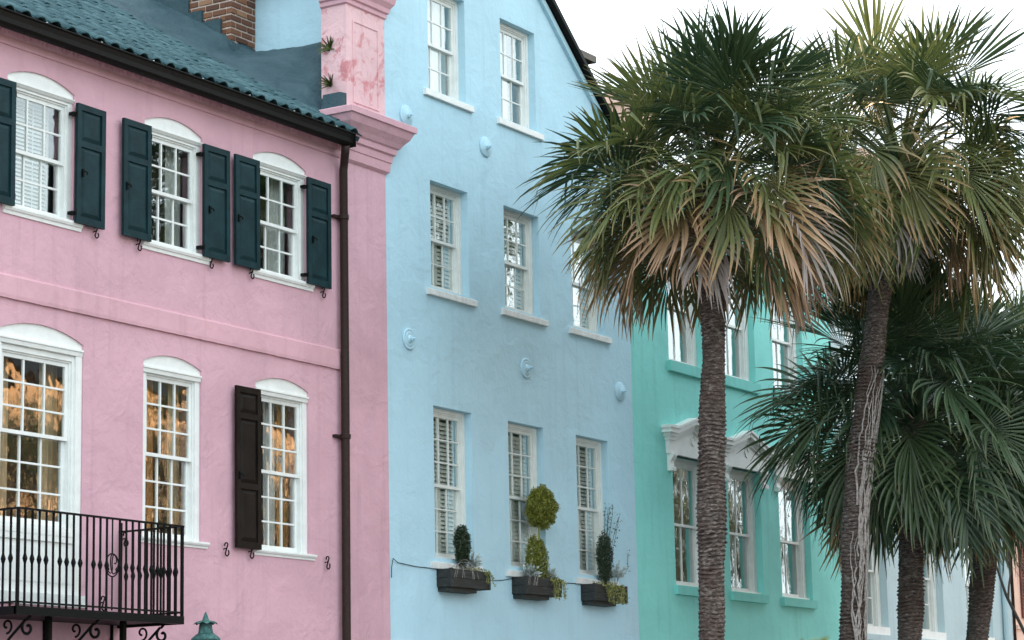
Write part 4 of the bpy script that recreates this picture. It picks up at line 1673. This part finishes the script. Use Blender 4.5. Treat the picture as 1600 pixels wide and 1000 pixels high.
# bare shrub by the pale house
def bare(m, rng):
    def grow(p, d, L_, r, lev):
        pts = [p.copy()]
        for s_ in range(5):
            d = (d+Vector((rng.uniform(-.18, .18), rng.uniform(-.18, .18), rng.uniform(-.05, .12)))).normalized()
            p = p+d*(L_/5)
            pts.append(p.copy())
        m.tube(pts, [r*(1-.45*i/5) for i in range(6)], 5)
        if lev < 4:
            for _ in range(3):
                q = pts[rng.randrange(2, 6)]
                dd = (d+Vector((rng.uniform(-.8, .8), rng.uniform(-.8, .8), rng.uniform(-.3, .6)))).normalized()
                grow(q, dd, L_*rng.uniform(.5, .75), r*.5, lev+1)
    # main stem leans back towards the palms
    pts = [(47.6, -3.3, 0), (47.3, -3.25, 2.0), (46.93, -3.22, 3.3), (46.78, -3.10, 4.03), (46.57, -2.80, 4.86), (46.50, -2.66, 5.43), (46.43, -2.55, 5.75)]
    m.tube(pts, [.06, .05, .042, .036, .03, .022, .012], 7)
    grow(Vector((46.9, -3.1, 3.6)), Vector((.15, -.25, 1)), 1.6, .035, 1)
    grow(Vector((47.1, -3.2, 2.8)), Vector((.3, -.3, 1)), 1.9, .04, 1)
    grow(Vector((46.60, -2.83, 4.8)), Vector((.15, -.2, 1)), 1.1, .025, 2)
    grow(Vector((46.45, -2.6, 5.6)), Vector((.2, -.3, 1)), .8, .02, 2)


plant_obj('bare_shrub', M['twig'], bare, 'leafless dark shrub branching in front of the peach and pale houses', 'shrub', seed=60)


# sapling tip close to the camera
def sapling(m, rng):
    c = Vector((7.37, -16.72, 0))
    m.tube([c, c+Vector((.02, .01, 1.0)), c+Vector((0, 0, 2.0))], [.018, .012, .005], 6)
    for _ in range(5):
        a = rng.uniform(0, 6.28)
        z = rng.uniform(1.0, 1.75)
        m.tube([c+Vector((0, 0, z)), c+Vector((.12*math.cos(a), .12*math.sin(a), z+.12))], .004, 4)
    leaf_cloud(m, rng, 60, lambda r_: c+Vector((r_.gauss(0, .035), r_.gauss(0, .035), 1.925+r_.uniform(-.12, .09))), .06, .5)
    leaf_cloud(m, rng, 160, lambda r_: c+Vector((r_.gauss(0, .09), r_.gauss(0, .09), 1.55+r_.uniform(-.4, .25))), .07, .5)


plant_obj('sapling', M['lime'], sapling, 'out-of-focus yellow-green sapling tip in front of the mint green wall', 'sapling', seed=70)


# ------------------------------------------------------------------ across the street (seen in the window panes)
def oak_mesh(seed):
    rng = random.Random(seed)
    tr_, cr = MB(), MB()

    def grow(p, d, L_, r, lev):
        pts = [p.copy()]
        for s_ in range(4):
            d = (d+Vector((rng.uniform(-.2, .2), rng.uniform(-.2, .2), rng.uniform(-.06, .10)))).normalized()
            p = p+d*(L_/4)
            pts.append(p.copy())
        tr_.tube(pts, [r*(1-.4*i/4) for i in range(5)], 6 if lev < 2 else 4)
        if lev < 5:
            for _ in range(3):
                q = pts[rng.randrange(2, 5)]
                dd = (d*.9+Vector((rng.uniform(-.9, .9), rng.uniform(-.9, .9), rng.uniform(-.25, .6)))).normalized()
                grow(q, dd, L_*rng.uniform(.6, .8), r*.55, lev+1)
        if lev >= 3 and rng.random() < .8:
            leaf_cloud(cr, rng, 16, lambda r_: p+Vector((r_.gauss(0, .35), r_.gauss(0, .35), r_.gauss(0, .3))), .26)
    grow(Vector((0, 0, 0)), Vector((0, 0, 1)), 4.4, .34, 0)
    return tr_, cr


ob = {}
for s_ in (101, 102):
    a, b = oak_mesh(s_)
    for nm, mm, mt in (('trunk', a, 'bark'), ('crown', b, 'oak_leaf')):
        me = bpy.data.meshes.new(nm)
        me.from_pydata(mm.v, [], mm.f)
        me.materials.append(M[mt])
        ob[(s_, nm)] = me
for i, (x, y, sc_, rz) in enumerate(((43.5, -24.6, 1.0, 2.6), (50, -25.2, .95, 4.4), (56, -25.5, 1.15, .3), (60.2, -23.6, 1.2, 1.1), (64, -24, 1.3, 2.0), (73, -25.5, 1.35, 4.0), (82, -24.5, 1.4, 1.2), (91, -25.5, 1.4, 5.0), (101, -25, 1.4, 3.1))):
    t = thing('oak_tree', (x, y, -.16), 'sparse oak on the far side of the street, mirrored in the window panes', 'tree', 'oaks across the street')
    for nm in ('trunk', 'crown'):
        inst(nm, ob[(101+i % 2, nm)], t, (x, y, -.16), (0, 0, rz), (sc_,)*3)

och = thing('reflection_house', (52, -33, -.15), 'unseen ochre house added across the street to give the pink-house panes a golden reflection', 'house')  # unseen house, added so the pink-house windows mirror something golden
oo = [(a, a+1.3, z, z+2.3) for a in (27.5, 31, 34.5, 38, 41, 44.5, 48, 51.5, 55, 58.5) for z in (1.5, 5.5, 9.5)]
m = sheet_with_holes(26.5, 62, -.2, 13.5, 0, [rect(*q) for q in oo], .34)
m.v = [(100.5-x, -29.5-y, z) for x, y, z in m.v]
m.box(38.51, 38.8, -38, -29.9, -.2, 13.4).box(73.7, 73.99, -38, -29.9, -.2, 13.4).box(38.81, 73.69, -38, -37.7, -.2, 13.4)
m.build('wall', M['ochre'], och)
m = MB().sweep_x([(-29.2, 13.4), (-29.2, 13.6), (-34, 16.5), (-38.4, 13.6), (-38.4, 13.4)], 38.2, 74.3)
m.build('roof', M['gutter'], och)
for a, b, c, d in oo:
    w = MB().box(100.5-b, 100.5-a, -29.75, -29.70, c, c+.08).box(100.5-b, 100.5-a, -29.75, -29.70, d-.08, d).box(100.5-b, 100.5-b+.08, -29.749, -29.701, c+.08, d-.08).box(100.5-a-.08, 100.5-a, -29.749, -29.701, c+.08, d-.08)
    w.box(100.5-b+.08, 100.5-a-.08, -29.748, -29.702, (c+d)/2-.03, (c+d)/2+.03)
    wo = w.build('window', M['white'], och)
    MB().box(100.5-b+.07, 100.5-a-.07, -29.73, -29.722, c+.07, d-.07).build('pane', M['glass'], wo)
